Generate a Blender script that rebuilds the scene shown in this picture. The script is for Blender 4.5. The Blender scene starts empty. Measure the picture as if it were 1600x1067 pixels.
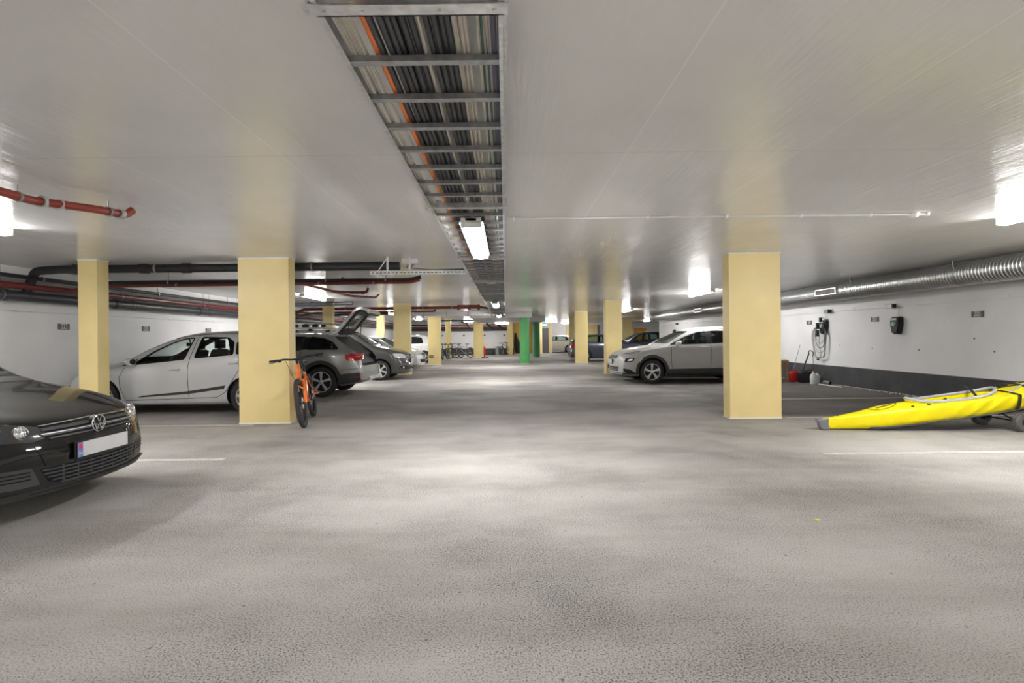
import bpy, bmesh, math, random
from mathutils import Vector, Matrix
from mathutils.bvhtree import BVHTree
random.seed(7)
PI = math.pi
C = bpy.context.scene
COL = C.collection
# ------------------------------------------------------------------ camera
H = 2.6                      # ceiling height
EYE = 1.3
cd = bpy.data.cameras.new('camera'); cam = bpy.data.objects.new('camera', cd); COL.objects.link(cam)
cd.sensor_width = 36; cd.lens = 36 * 826 / 1600
cd.shift_x = 10 / 1600; cd.shift_y = -5.5 / 1600
cd.clip_start = 0.05; cd.clip_end = 200
cam.matrix_world = Matrix.Translation((0, 0, EYE)) @ Matrix.Rotation(PI / 2, 4, 'X') @ Matrix.Rotation(math.radians(-0.6), 4, 'Z')
C.camera = cam
# ------------------------------------------------------------------ world, exposure
w = bpy.data.worlds.new('world'); C.world = w; w.use_nodes = True
w.node_tree.nodes['Background'].inputs[0].default_value = (0.6, 0.65, 0.7, 1)
w.node_tree.nodes['Background'].inputs[1].default_value = 0.2
C.view_settings.view_transform = 'Standard'; C.view_settings.look = 'None'
C.view_settings.gamma = 1; C.view_settings.use_curve_mapping = False
C.view_settings.exposure = 2.22
LAMP = 27.0                  # radiance of the lamp diffusers

# ------------------------------------------------------------------ materials
def sset(nt, n, **kw):
    for k, v in kw.items():
        n.inputs[k.replace('_', ' ')].default_value = v
def pmat(name, col, rough=.5, metal=0., coat=0., spec=.5, bump=None, var=None, emit=None, flake=False):
    """bump=(scale,strength,dist)   var=(scale,amount)  procedural everywhere"""
    m = bpy.data.materials.new(name); m.use_nodes = True; nt = m.node_tree
    b = nt.nodes['Principled BSDF']
    b.inputs['Base Color'].default_value = (*col, 1); b.inputs['Roughness'].default_value = rough
    b.inputs['Metallic'].default_value = metal; b.inputs['Coat Weight'].default_value = coat
    b.inputs['Specular IOR Level'].default_value = spec; b.inputs['Coat Roughness'].default_value = .04
    if emit:
        b.inputs['Emission Color'].default_value = (*col, 1); b.inputs['Emission Strength'].default_value = emit
    tc = nt.nodes.new('ShaderNodeTexCoord')
    if var is None: var = (6., .06)
    n = nt.nodes.new('ShaderNodeTexNoise'); n.inputs['Scale'].default_value = var[0]; n.inputs['Detail'].default_value = 4
    nt.links.new(tc.outputs['Object'], n.inputs['Vector'])
    mr = nt.nodes.new('ShaderNodeMapRange'); mr.inputs['From Min'].default_value = .3; mr.inputs['From Max'].default_value = .7
    mr.inputs['To Min'].default_value = 1 - var[1]; mr.inputs['To Max'].default_value = 1 + var[1]
    nt.links.new(n.outputs['Fac'], mr.inputs['Value'])
    mx = nt.nodes.new('ShaderNodeVectorMath'); mx.operation = 'SCALE'; mx.inputs[0].default_value = col
    nt.links.new(mr.outputs[0], mx.inputs['Scale']); nt.links.new(mx.outputs[0], b.inputs['Base Color'])
    if bump:
        n2 = nt.nodes.new('ShaderNodeTexNoise'); n2.inputs['Scale'].default_value = bump[0]; n2.inputs['Detail'].default_value = 5
        nt.links.new(tc.outputs['Object'], n2.inputs['Vector'])
        bp = nt.nodes.new('ShaderNodeBump'); bp.inputs['Strength'].default_value = bump[1]; bp.inputs['Distance'].default_value = bump[2]
        nt.links.new(n2.outputs['Fac'], bp.inputs['Height']); nt.links.new(bp.outputs[0], b.inputs['Normal'])
    return m
def glassmat(name, tint, refl=.05, rough=.0):
    m = bpy.data.materials.new(name); m.use_nodes = True; nt = m.node_tree
    for n in list(nt.nodes): nt.nodes.remove(n)
    o = nt.nodes.new('ShaderNodeOutputMaterial'); t = nt.nodes.new('ShaderNodeBsdfTransparent'); g = nt.nodes.new('ShaderNodeBsdfGlossy')
    g.inputs['Roughness'].default_value = rough
    t.inputs[0].default_value = (*tint, 1)
    lw = nt.nodes.new('ShaderNodeLayerWeight'); lw.inputs['Blend'].default_value = .5
    pw = nt.nodes.new('ShaderNodeMath'); pw.operation = 'POWER'; nt.links.new(lw.outputs['Facing'], pw.inputs[0]); pw.inputs[1].default_value = 4
    f = nt.nodes.new('ShaderNodeMath'); f.operation = 'MULTIPLY_ADD'; nt.links.new(pw.outputs[0], f.inputs[0]); f.inputs[1].default_value = .6; f.inputs[2].default_value = refl
    mx = nt.nodes.new('ShaderNodeMixShader'); nt.links.new(f.outputs[0], mx.inputs[0])
    nt.links.new(t.outputs[0], mx.inputs[1]); nt.links.new(g.outputs[0], mx.inputs[2]); nt.links.new(mx.outputs[0], o.inputs[0])
    return m

M = {}
M['yellow'] = pmat('yellow wall paint', (.82, .665, .31), .42, bump=(45, .12, .01), var=(3, .03))
M['yellow2'] = pmat('ochre wall paint', (.72, .48, .13), .5, bump=(45, .1, .01))
M['orange_door'] = pmat('orange door paint', (.85, .42, .03), .4)
M['green'] = pmat('green column paint', (.10, .42, .13), .45, bump=(60, .1, .01), var=(4, .06))
M['green2'] = pmat('dark green column paint', (.04, .22, .085), .45, bump=(60, .1, .01), var=(4, .06))
M['white'] = pmat('white paint', (.8, .8, .79), .5)
M['trimw'] = pmat('white caulk', (.85, .84, .8), .6)
M['grey_beam'] = pmat('grey beam paint', (.62, .61, .62), .5, bump=(30, .1, .01))
M['band'] = pmat('charcoal skirting paint', (.055, .056, .06), .55, bump=(12, .3, .02), var=(2.5, .35))
M['galv'] = pmat('galvanised steel', (.62, .63, .63), .36, .85, bump=(90, .06, .002), var=(25, .18))
M['galvd'] = pmat('dull galvanised steel', (.36, .37, .38), .4, .8, var=(30, .2))
M['black_pipe'] = pmat('black pipe insulation', (.024, .025, .027), .5, bump=(30, .15, .01), var=(9, .2))
M['grey_pipe'] = pmat('dark cast iron pipe', (.045, .048, .055), .42, bump=(20, .1, .01), var=(9, .2))
M['red_pipe'] = pmat('red sprinkler pipe', (.17, .026, .022), .38, bump=(20, .06, .01), var=(5, .18))
M['red_pipe2'] = pmat('bright red sprinkler pipe', (.27, .045, .03), .35, var=(5, .12))
M['clamp'] = pmat('zinc clamp', (.34, .34, .33), .4, .7)
M['cable_w'] = pmat('beige cable sheath', (.55, .50, .43), .5, var=(8, .15))
M['cable_k'] = pmat('black cable sheath', (.035, .037, .042), .42, bump=(25, .2, .01), var=(5, .25))
M['cable_o'] = pmat('orange cable sheath', (.85, .22, .04), .45)
M['cable_g'] = pmat('dark green cable sheath', (.03, .10, .07), .45)
M['cable_b'] = pmat('blue grey cable sheath', (.12, .12, .17), .45)
M['lamp_body'] = pmat('lamp housing', (.8, .8, .8), .4)
M['plastic_w'] = pmat('white plastic', (.78, .77, .74), .4)
M['plastic_k'] = pmat('black plastic', (.018, .0185, .02), .45, spec=.3, var=(20, .1))
M['plastic_d'] = pmat('dark grey plastic', (.042, .043, .046), .5, bump=(150, .1, .003), var=(20, .1))
M['rubber'] = pmat('tyre rubber', (.022, .022, .023), .7, bump=(120, .2, .003), var=(14, .2))
M['rubber_knob'] = pmat('knobbly tyre rubber', (.055, .054, .053), .8, var=(14, .2))
M['rubber_dusty'] = pmat('dusty knobbly tyre', (.11, .105, .10), .85, bump=(90, .4, .004), var=(14, .2))
M['alloy'] = pmat('silver alloy', (.72, .72, .72), .32, .45)
M['alloy_d'] = pmat('machined alloy', (.50, .50, .51), .3, .5)
M['chrome'] = pmat('chrome', (.85, .86, .87), .08, 1.)
M['seat'] = pmat('dark seat fabric', (.035, .035, .038), .8)
M['lens'] = pmat('headlight lens', (.75, .77, .8), .12, .3, coat=1)
M['lens_d'] = pmat('smoked headlight housing', (.05, .052, .058), .12, .2, coat=1)
M['redlens'] = pmat('red tail light lens', (.55, .012, .015), .12, coat=1)
M['dark'] = pmat('seam shadow gap rubber', (.008, .008, .009), .6, spec=.15)
M['plate'] = pmat('number plate', (.55, .55, .56), .35)
M['plate_b'] = pmat('number plate blue band', (.12, .2, .5), .35)
M['plate_r'] = pmat('number plate flag red', (.6, .03, .08), .35)
M['kayak'] = pmat('yellow coated kayak fabric', (.93, .79, .0), .33, bump=(7, .5, .03), var=(4, .03))
M['kayak_g'] = pmat('grey kayak hull rubber', (.19, .19, .21), .45, bump=(15, .2, .01))
M['kayak_t'] = pmat('grey kayak coaming', (.42, .43, .46), .42)
M['bike_o'] = pmat('orange bicycle paint', (.9, .20, .02), .22, coat=.8)
M['wood'] = pmat('pale wood', (.42, .24, .10), .5, bump=(30, .1, .01), var=(10, .2))
M['red_plastic'] = pmat('red plastic', (.62, .02, .02), .4)
M['green_plastic'] = pmat('green plastic', (.03, .30, .12), .4)
M['bottle'] = pmat('milky bottle plastic', (.7, .72, .72), .25)
M['sign'] = pmat('dark bay sign', (.09, .085, .085), .45)
M['signtext'] = pmat('bay sign digits', (.75, .75, .73), .5)
M['exitg'] = pmat('exit sign green', (.1, .75, .45), .4, emit=1.4)
M['door_grey'] = pmat('grey steel door', (.13, .14, .155), .45)
M['pline'] = pmat('worn white floor paint', (.53, .515, .49), .7, var=(9, .16))
M['barrel'] = pmat('grey barrel', (.3, .3, .31), .45, .3)
M['mintg'] = pmat('pale green plastic', (.30, .5, .42), .35)
M['tan'] = pmat('tan paper', (.5, .28, .17), .6)
M['glass'] = glassmat('clear car glass', (.93, .96, .95), .03)
M['glass_d'] = glassmat('tinted car glass', (.50, .54, .54), .03)
M['glass_m'] = glassmat('green tinted car glass', (.80, .88, .86), .035)
def paint(name, c, metal=.0, rough=.3):
    return pmat(name, c, rough, metal, coat=1.0, var=(4, .02))
M['p_black'] = pmat('black car paint', (.006, .006, .007), .5, 0, coat=.9, spec=.05, var=(4, .02))
M['p_silver'] = paint('silver car paint', (.68, .69, .71), .3, .4)
M['p_grey'] = paint('warm grey metallic car paint', (.33, .33, .325), .5, .38)
M['p_dgrey'] = paint('dark grey metallic car paint', (.075, .073, .070), .4, .4)
M['p_kona'] = pmat('light grey metallic car paint', (.47, .468, .455), .5, .15, coat=.35, var=(4, .02))
M['p_white'] = paint('white car paint', (.78, .79, .8), 0, .3)
M['p_blue'] = paint('dark blue grey car paint', (.055, .062, .095), .5, .34)
M['p_lblue'] = paint('pale blue silver car paint', (.35, .38, .45), .5, .34)
M['p_cream'] = paint('cream white car paint', (.68, .65, .57), .2, .34)

def floor_mat():
    m = bpy.data.materials.new('asphalt floor'); m.use_nodes = True; nt = m.node_tree; L = nt.links; N = nt.nodes.new
    b = nt.nodes['Principled BSDF']
    tc = N('ShaderNodeTexCoord')
    def noise(sc, det=4, rough=.5, vec=None, stretch=None):
        n = N('ShaderNodeTexNoise'); n.inputs['Scale'].default_value = sc; n.inputs['Detail'].default_value = det; n.inputs['Roughness'].default_value = rough
        if stretch:
            mp = N('ShaderNodeMapping'); mp.inputs['Scale'].default_value = stretch; L.new(tc.outputs['Object'], mp.inputs['Vector']); L.new(mp.outputs[0], n.inputs['Vector'])
        else: L.new(tc.outputs['Object'], n.inputs['Vector'])
        return n
    def ramp(src, p):
        r = N('ShaderNodeValToRGB'); cr = r.color_ramp
        while len(cr.elements) < len(p): cr.elements.new(.5)
        for e, (a, c) in zip(cr.elements, p): e.position = a; e.color = (*c, 1)
        L.new(src, r.inputs[0]); return r
    def mul(a, bb, f=1.):
        x = N('ShaderNodeMix'); x.data_type = 'RGBA'; x.blend_type = 'MULTIPLY'; x.inputs['Factor'].default_value = f
        L.new(a, x.inputs['A']); L.new(bb, x.inputs['B']); return x.outputs['Result']
    base = ramp(noise(.8, 6, .55).outputs['Fac'], [(.3, (.41, .395, .375)), (.7, (.50, .483, .46))])
    dens = noise(.55, 4, .6); fine = noise(112, 3, .7)
    ad = N('ShaderNodeMath'); ad.operation = 'MULTIPLY_ADD'; L.new(dens.outputs['Fac'], ad.inputs[0]); ad.inputs[1].default_value = -.42; ad.inputs[2].default_value = .21
    ad2 = N('ShaderNodeMath'); ad2.operation = 'ADD'; L.new(fine.outputs['Fac'], ad2.inputs[0]); L.new(ad.outputs[0], ad2.inputs[1])
    spk = ramp(ad2.outputs[0], [(.36, (.20, .195, .19)), (.435, (.68, .67, .66)), (.50, (.97, .97, .97)), (.64, (1.14, 1.14, 1.13))])
    c = mul(base.outputs[0], spk.outputs[0])
    vo = N('ShaderNodeTexVoronoi'); vo.inputs['Scale'].default_value = 5.5; L.new(tc.outputs['Object'], vo.inputs['Vector'])
    dots = ramp(vo.outputs['Distance'], [(.0, (.15, .15, .15)), (.035, (.2, .2, .2)), (.05, (1, 1, 1))]); c = mul(c, dots.outputs[0], .8)
    wear = ramp(noise(.9, 5, .6, stretch=(.25, 1, 1)).outputs['Fac'], [(.33, (.72, .70, .68)), (.55, (1, 1, 1))])
    c = mul(c, wear.outputs[0])
    stain = ramp(noise(.45, 6, .6).outputs['Fac'], [(.62, (1, 1, 1)), (.72, (.75, .68, .6))])
    c = mul(c, stain.outputs[0])
    # oily parking bays right of the aisle (worn, darker asphalt)
    sx = N('ShaderNodeSeparateXYZ'); L.new(tc.outputs['Object'], sx.inputs[0])
    nz = noise(.7, 5, .6)
    a = N('ShaderNodeMath'); a.operation = 'MULTIPLY_ADD'; L.new(nz.outputs['Fac'], a.inputs[0]); a.inputs[1].default_value = 2.4; L.new(sx.outputs['X'], a.inputs[2])
    mx = N('ShaderNodeMapRange'); mx.inputs['From Min'].default_value = 4.6; mx.inputs['From Max'].default_value = 5.6; L.new(a.outputs[0], mx.inputs['Value'])
    a2 = N('ShaderNodeMath'); a2.operation = 'MULTIPLY_ADD'; L.new(nz.outputs['Fac'], a2.inputs[0]); a2.inputs[1].default_value = 1.5; L.new(sx.outputs['Y'], a2.inputs[2])
    my = N('ShaderNodeMapRange'); my.inputs['From Min'].default_value = 8.9; my.inputs['From Max'].default_value = 9.6; L.new(a2.outputs[0], my.inputs['Value'])
    mm = N('ShaderNodeMath'); mm.operation = 'MULTIPLY'; L.new(mx.outputs[0], mm.inputs[0]); L.new(my.outputs[0], mm.inputs[1])
    dk = N('ShaderNodeMix'); dk.data_type = 'RGBA'; dk.blend_type = 'MULTIPLY'; L.new(mm.outputs[0], dk.inputs['Factor']); L.new(c, dk.inputs['A']); dk.inputs['B'].default_value = (.42, .40, .39, 1)
    L.new(dk.outputs['Result'], b.inputs['Base Color'])
    b.inputs['Roughness'].default_value = .72; b.inputs['Specular IOR Level'].default_value = .3
    n1 = noise(170, 5, .7); bp = N('ShaderNodeBump'); bp.inputs['Strength'].default_value = .7; bp.inputs['Distance'].default_value = .008
    L.new(n1.outputs['Fac'], bp.inputs['Height']); L.new(bp.outputs[0], b.inputs['Normal'])
    return m
def ceil_mat():
    m = bpy.data.materials.new('painted concrete ceiling'); m.use_nodes = True; nt = m.node_tree; L = nt.links; N = nt.nodes.new
    b = nt.nodes['Principled BSDF']; tc = N('ShaderNodeTexCoord')
    n = N('ShaderNodeTexNoise'); n.inputs['Scale'].default_value = 1.1; n.inputs['Detail'].default_value = 5; L.new(tc.outputs['Object'], n.inputs['Vector'])
    r = N('ShaderNodeValToRGB'); r.color_ramp.elements[0].position = .3; r.color_ramp.elements[0].color = (.75, .745, .73, 1)
    r.color_ramp.elements[1].position = .7; r.color_ramp.elements[1].color = (.80, .795, .78, 1)
    L.new(n.outputs['Fac'], r.inputs[0])
    # board joints: fine lines along Y every 1.15 m and across every 3.1 m
    sx = N('ShaderNodeSeparateXYZ'); L.new(tc.outputs['Object'], sx.inputs[0])
    def line(out, period, off, wd):
        a = N('ShaderNodeMath'); a.operation = 'ADD'; L.new(out, a.inputs[0]); a.inputs[1].default_value = off
        p = N('ShaderNodeMath'); p.operation = 'PINGPONG'; L.new(a.outputs[0], p.inputs[0]); p.inputs[1].default_value = period / 2
        q = N('ShaderNodeMath'); q.operation = 'LESS_THAN'; L.new(p.outputs[0], q.inputs[0]); q.inputs[1].default_value = wd
        return q.outputs[0]
    l1 = line(sx.outputs['X'], 1.22, .35, .005); l2 = line(sx.outputs['Y'], 3.0, 2.27, .005)
    mxm = N('ShaderNodeMath'); mxm.operation = 'MAXIMUM'; L.new(l1, mxm.inputs[0]); L.new(l2, mxm.inputs[1])
    nn = N('ShaderNodeTexNoise'); nn.inputs['Scale'].default_value = 2.3; nn.inputs['Detail'].default_value = 5
    mp = N('ShaderNodeMapping'); mp.inputs['Scale'].default_value = (14, 1.0, 1); L.new(tc.outputs['Object'], mp.inputs['Vector']); L.new(mp.outputs[0], nn.inputs['Vector'])
    n3 = N('ShaderNodeTexNoise'); n3.inputs['Scale'].default_value = 1.1; n3.inputs['Detail'].default_value = 2; L.new(tc.outputs['Object'], n3.inputs['Vector'])
    s1 = N('ShaderNodeMath'); s1.operation = 'MULTIPLY_ADD'; L.new(n3.outputs['Fac'], s1.inputs[0]); s1.inputs[1].default_value = 3.0
    n4 = N('ShaderNodeTexNoise'); n4.inputs['Scale'].default_value = 1.0; n4.inputs['Detail'].default_value = 3; mp4 = N('ShaderNodeMapping'); mp4.inputs['Scale'].default_value = (3.2, .5, 1); L.new(tc.outputs['Object'], mp4.inputs['Vector']); L.new(mp4.outputs[0], n4.inputs['Vector'])
    s0 = N('ShaderNodeMath'); s0.operation = 'MULTIPLY_ADD'; L.new(n4.outputs['Fac'], s0.inputs[0]); s0.inputs[1].default_value = 5.0; L.new(nn.outputs['Fac'], s0.inputs[2]); L.new(s0.outputs[0], s1.inputs[2])
    s2 = N('ShaderNodeMath'); s2.operation = 'MULTIPLY_ADD'; L.new(mxm.outputs[0], s2.inputs[0]); s2.inputs[1].default_value = .55; L.new(s1.outputs[0], s2.inputs[2])
    bp = N('ShaderNodeBump'); bp.inputs['Strength'].default_value = .30; bp.inputs['Distance'].default_value = .008
    L.new(s2.outputs[0], bp.inputs['Height']); L.new(bp.outputs[0], b.inputs['Normal'])
    lc = N('ShaderNodeMix'); lc.data_type = 'RGBA'; lm = N('ShaderNodeMath'); lm.operation = 'MULTIPLY'; L.new(l1, lm.inputs[0]); lm.inputs[1].default_value = .6
    ld = N('ShaderNodeMix'); ld.data_type = 'RGBA'; lm2 = N('ShaderNodeMath'); lm2.operation = 'MULTIPLY'; L.new(l2, lm2.inputs[0]); lm2.inputs[1].default_value = .35
    L.new(lm.outputs[0], lc.inputs['Factor']); L.new(r.outputs[0], lc.inputs['A']); lc.inputs['B'].default_value = (.93, .92, .90, 1)
    L.new(lm2.outputs[0], ld.inputs['Factor']); L.new(lc.outputs['Result'], ld.inputs['A']); ld.inputs['B'].default_value = (.45, .44, .42, 1)
    L.new(ld.outputs['Result'], b.inputs['Base Color']); b.inputs['Roughness'].default_value = .21; b.inputs['Specular IOR Level'].default_value = .55
    return m
def wall_mat():
    m = pmat('white painted concrete wall', (.82, .82, .825), .55, bump=(16, .25, .02), var=(1.2, .05))
    return m
M['floor'] = floor_mat(); M['ceil'] = ceil_mat(); M['wall'] = wall_mat()
M['duct'] = pmat('spiral duct steel', (.55, .56, .57), .3, .9, var=(20, .08))
m = bpy.data.materials.new('lamp diffuser glow'); m.use_nodes = True; nt = m.node_tree
for n in list(nt.nodes): nt.nodes.remove(n)
o_ = nt.nodes.new('ShaderNodeOutputMaterial'); e_ = nt.nodes.new('ShaderNodeEmission'); nt.links.new(e_.outputs[0], o_.inputs[0])
e_.inputs[0].default_value = (1, .985, .965, 1); e_.inputs[1].default_value = LAMP
M['glow'] = m
m = m.copy(); m.name = 'tray lamp diffuser glow'; M['glow_tray'] = m
for n in m.node_tree.nodes:
    if n.type == 'EMISSION': n.inputs[1].default_value = LAMP * .78

# ------------------------------------------------------------------ mesh helpers
def B(): return bmesh.new()
def obj(name, bm, mat, parent=None, smooth=35, bevel=0, label=None):
    me = bpy.data.meshes.new(name)
    bmesh.ops.recalc_face_normals(bm, faces=bm.faces)
    bm.to_mesh(me); bm.free()
    o = bpy.data.objects.new(name, me); COL.objects.link(o)
    if isinstance(mat, str): mat = M[mat]
    me.materials.append(mat)
    if smooth:
        for p in me.polygons: p.use_smooth = True
        me.set_sharp_from_angle(angle=math.radians(smooth))
    if bevel:
        bv = o.modifiers.new('bevel', 'BEVEL'); bv.width = bevel; bv.segments = 2; bv.limit_method = 'ANGLE'; bv.angle_limit = .6
    if parent: o.parent = parent
    if label: o['label'] = label
    return o
def tag(o, label, cat, group=None, kind=None):
    o['label'] = label; o['category'] = cat
    if group: o['group'] = group
    if kind: o['kind'] = kind
    return o
def thing(name, label, cat, loc=(0, 0, 0), rz=0, group=None):
    o = bpy.data.objects.new(name, None); COL.objects.link(o); o.location = loc; o.rotation_euler = (0, 0, rz); o.empty_display_size = .1
    return tag(o, label, cat, group)
def struct(name, bm, mat, **k):
    o = obj(name, bm, mat, **k); o['kind'] = 'structure'; return o
def dup(root, loc, rz=None, label=None, group=None):
    def rec(o, par):
        c = o.copy(); COL.objects.link(c)
        if par: c.parent = par; c.matrix_parent_inverse = o.matrix_parent_inverse
        for ch in list(o.children): rec(ch, c)
        return c
    r = rec(root, None); r.location = loc
    if rz is not None: r.rotation_euler = (root.rotation_euler.x, root.rotation_euler.y, rz)
    if label: r['label'] = label
    if group: r['group'] = group
    return r
def box(bm, x0, x1, y0, y1, z0, z1):
    vs = [bm.verts.new((x, y, z)) for x in (x0, x1) for y in (y0, y1) for z in (z0, z1)]
    for f in ((0, 1, 3, 2), (4, 6, 7, 5), (0, 4, 5, 1), (2, 3, 7, 6), (0, 2, 6, 4), (1, 5, 7, 3)): bm.faces.new([vs[i] for i in f])
    return bm
def bx(*a): return box(B(), *a)
def cbox(bm, c, s): return box(bm, c[0]-s[0]/2, c[0]+s[0]/2, c[1]-s[1]/2, c[1]+s[1]/2, c[2]-s[2]/2, c[2]+s[2]/2)
def tube(bm, pts, r, n=10, closed=False, caps=True):
    pts = [Vector(p) for p in pts]; k = len(pts); rr = r if isinstance(r, (list, tuple)) else [r] * k
    rings = []; up = None
    for i, p in enumerate(pts):
        a = pts[i-1] if (i > 0 or closed) else p; b_ = pts[(i+1) % k] if (i < k-1 or closed) else p
        t = (b_ - a).normalized()
        if up is None:
            up = Vector((0, 0, 1)) if abs(t.z) < .9 else Vector((1, 0, 0))
        u = t.cross(up)
        if u.length < 1e-5: u = t.orthogonal()
        u.normalize(); v = u.cross(t).normalized(); up = v
        rings.append([bm.verts.new(p + (u * math.cos(2*PI*j/n) + v * math.sin(2*PI*j/n)) * rr[i]) for j in range(n)])
    for i in range(k if closed else k-1):
        A, D = rings[i], rings[(i+1) % k]
        for j in range(n): bm.faces.new((A[j], A[(j+1) % n], D[(j+1) % n], D[j]))
    if caps and not closed: bm.faces.new(rings[0]); bm.faces.new(rings[-1][::-1])
    return bm
def bend(pts, r, seg=5):
    """round the corners of a polyline"""
    pts = [Vector(p) for p in pts]; out = [pts[0]]
    for i in range(1, len(pts)-1):
        a, p, c = pts[i-1], pts[i], pts[i+1]; d1 = (a-p); d2 = (c-p); rr = min(r, d1.length*.49, d2.length*.49)
        s = p + d1.normalized()*rr; e = p + d2.normalized()*rr
        for j in range(seg+1):
            t = j/seg; out.append(s*(1-t)**2 + p*2*t*(1-t) + e*t*t)
    out.append(pts[-1]); return out
def lathe(bm, prof, c=(0, 0, 0), axis='Z', n=32, closed=False):
    """prof: (radius, height) pairs about axis"""
    c = Vector(c); rings = []
    for r, h in prof:
        ring = []
        for j in range(n):
            a = 2*PI*j/n; x, y = r*math.cos(a), r*math.sin(a)
            v = {'Z': (x, y, h), 'Y': (x, h, y), 'X': (h, x, y)}[axis]
            ring.append(bm.verts.new(c + Vector(v)))
        rings.append(ring)
    m_ = len(rings)
    for i in range(m_ if closed else m_-1):
        A, D = rings[i], rings[(i+1) % m_]
        for j in range(n): bm.faces.new((A[j], A[(j+1) % n], D[(j+1) % n], D[j]))
    if not closed: bm.faces.new(rings[0]); bm.faces.new(rings[-1][::-1])
    return bm
def prism(bm, poly, axis, a, b_):
    def P(p, h): return {'X': (h, p[0], p[1]), 'Y': (p[0], h, p[1]), 'Z': (p[0], p[1], h)}[axis]
    A = [bm.verts.new(P(p, a)) for p in poly]; D = [bm.verts.new(P(p, b_)) for p in poly]; n = len(poly)
    bm.faces.new(A); bm.faces.new(D[::-1])
    for i in range(n): bm.faces.new((A[i], D[i], D[(i+1) % n], A[(i+1) % n]))
    return bm
def text(name, s, size, mat, loc, rot, parent=None, ext=.002):
    cu = bpy.data.curves.new(name, 'FONT'); cu.body = s; cu.size = size; cu.extrude = ext; cu.align_x = 'CENTER'; cu.align_y = 'CENTER'
    t = bpy.data.objects.new(name, cu); COL.objects.link(t)
    dg = bpy.context.evaluated_depsgraph_get(); me = bpy.data.meshes.new_from_object(t.evaluated_get(dg))
    bpy.data.objects.remove(t); me.materials.clear(); me.materials.append(M[mat])
    o = bpy.data.objects.new(name, me); COL.objects.link(o); o.location = loc; o.rotation_euler = rot
    if parent: o.parent = parent
    return o

# ------------------------------------------------------------------ car builder
def pchip(keys):
    xs = [k[0] for k in keys]; ys = [k[1] for k in keys]; n = len(xs)
    h = [xs[i+1]-xs[i] for i in range(n-1)]; d = [(ys[i+1]-ys[i])/h[i] for i in range(n-1)]
    m_ = [d[0]] + [0 if d[i-1]*d[i] <= 0 else 2*d[i-1]*d[i]/(d[i-1]+d[i]) for i in range(1, n-1)] + [d[-1]]
    def f(x):
        if x <= xs[0]: return ys[0]
        if x >= xs[-1]: return ys[-1]
        i = max(j for j in range(n-1) if xs[j] <= x); t = (x-xs[i])/h[i]
        return (ys[i]*(1+2*t)*(1-t)**2 + m_[i]*h[i]*t*(1-t)**2 + ys[i+1]*t*t*(3-2*t) + m_[i+1]*h[i]*t*t*(t-1))
    return f
def boolean(o, cutters, op='DIFFERENCE', selfi=False, trim=None):
    if trim: o.data.materials.append(M[trim])
    for bm in cutters:
        bmesh.ops.recalc_face_normals(bm, faces=bm.faces)
        me = bpy.data.meshes.new('cut'); bm.to_mesh(me); bm.free()
        for mm_ in o.data.materials: me.materials.append(mm_)
        if trim:
            for p in me.polygons: p.material_index = 1
        c = bpy.data.objects.new('cut', me); COL.objects.link(c); c.parent = o.parent; c.location = o.location
        md = o.modifiers.new('b', 'BOOLEAN'); md.object = c; md.operation = op; md.solver = 'EXACT'; md.use_self = selfi
        dg = bpy.context.evaluated_depsgraph_get(); nm = bpy.data.meshes.new_from_object(o.evaluated_get(dg))
        o.modifiers.clear(); old = o.data; o.data = nm; bpy.data.objects.remove(c); bpy.data.meshes.remove(me); bpy.data.meshes.remove(old)
    nm = o.data
    for p in nm.polygons: p.use_smooth = True
    nm.set_sharp_from_angle(angle=math.radians(32))
VIEWS = {'F': lambda u, v: (Vector((-2, u, v)), Vector((1, 0, 0))), 'R': lambda u, v: (Vector((8, u, v)), Vector((-1, 0, 0))),
         'A': lambda u, v: (Vector((u, -3, v)), Vector((0, 1, 0))), 'B': lambda u, v: (Vector((u, 3, v)), Vector((0, -1, 0))),
         'T': lambda u, v: (Vector((u, v, 4)), Vector((0, 0, -1)))}
def patch_bm(bvh, polys, view, off, th, res=.035):
    bm = B()
    for poly in polys:
        b2 = B(); b2.faces.new([b2.verts.new((p[0], p[1], 0)) for p in poly])
        for ax in (0, 1):
            lo = min(p[ax] for p in poly); hi = max(p[ax] for p in poly); k = max(1, int((hi-lo)/res))
            for i in range(1, k):
                co = [0, 0, 0]; no = [0, 0, 0]; co[ax] = lo+(hi-lo)*i/k; no[ax] = 1
                bmesh.ops.bisect_plane(b2, geom=b2.verts[:]+b2.edges[:]+b2.faces[:], plane_co=co, plane_no=no, dist=1e-6)
        inner = {}
        outer = {}
        for v in b2.verts:
            o, d = VIEWS[view](v.co.x, v.co.y); hit = bvh.ray_cast(o, d)[0]
            if hit is None:
                hit = bvh.find_nearest(o + d*2.5)[0]
            outer[v] = bm.verts.new(hit - d*off); inner[v] = bm.verts.new(hit - d*off + d*th)
        for f in b2.faces:
            try:
                bm.faces.new([outer[v] for v in f.verts]); bm.faces.new([inner[v] for v in f.verts][::-1])
            except ValueError: pass
        for e in b2.edges:
            if e.is_boundary:
                a, c = e.verts
                try: bm.faces.new((outer[a], outer[c], inner[c], inner[a]))
                except ValueError: pass
        b2.free()
    return bm
def strip(pts, wd, closed=False):
    """polyline -> list of quads"""
    out = []; P = [Vector((p[0], p[1])) for p in pts]; n = len(P)
    nm = []
    for i in range(n):
        a = P[i-1] if (i or closed) else P[i]; c = P[(i+1) % n] if (i < n-1 or closed) else P[i]
        t = (c-a).normalized(); nm.append(Vector((-t.y, t.x))*wd/2)
    for i in range(n if closed else n-1):
        j = (i+1) % n; out.append([P[i]+nm[i], P[i]-nm[i], P[j]-nm[j], P[j]+nm[j]])
    return out
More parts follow.
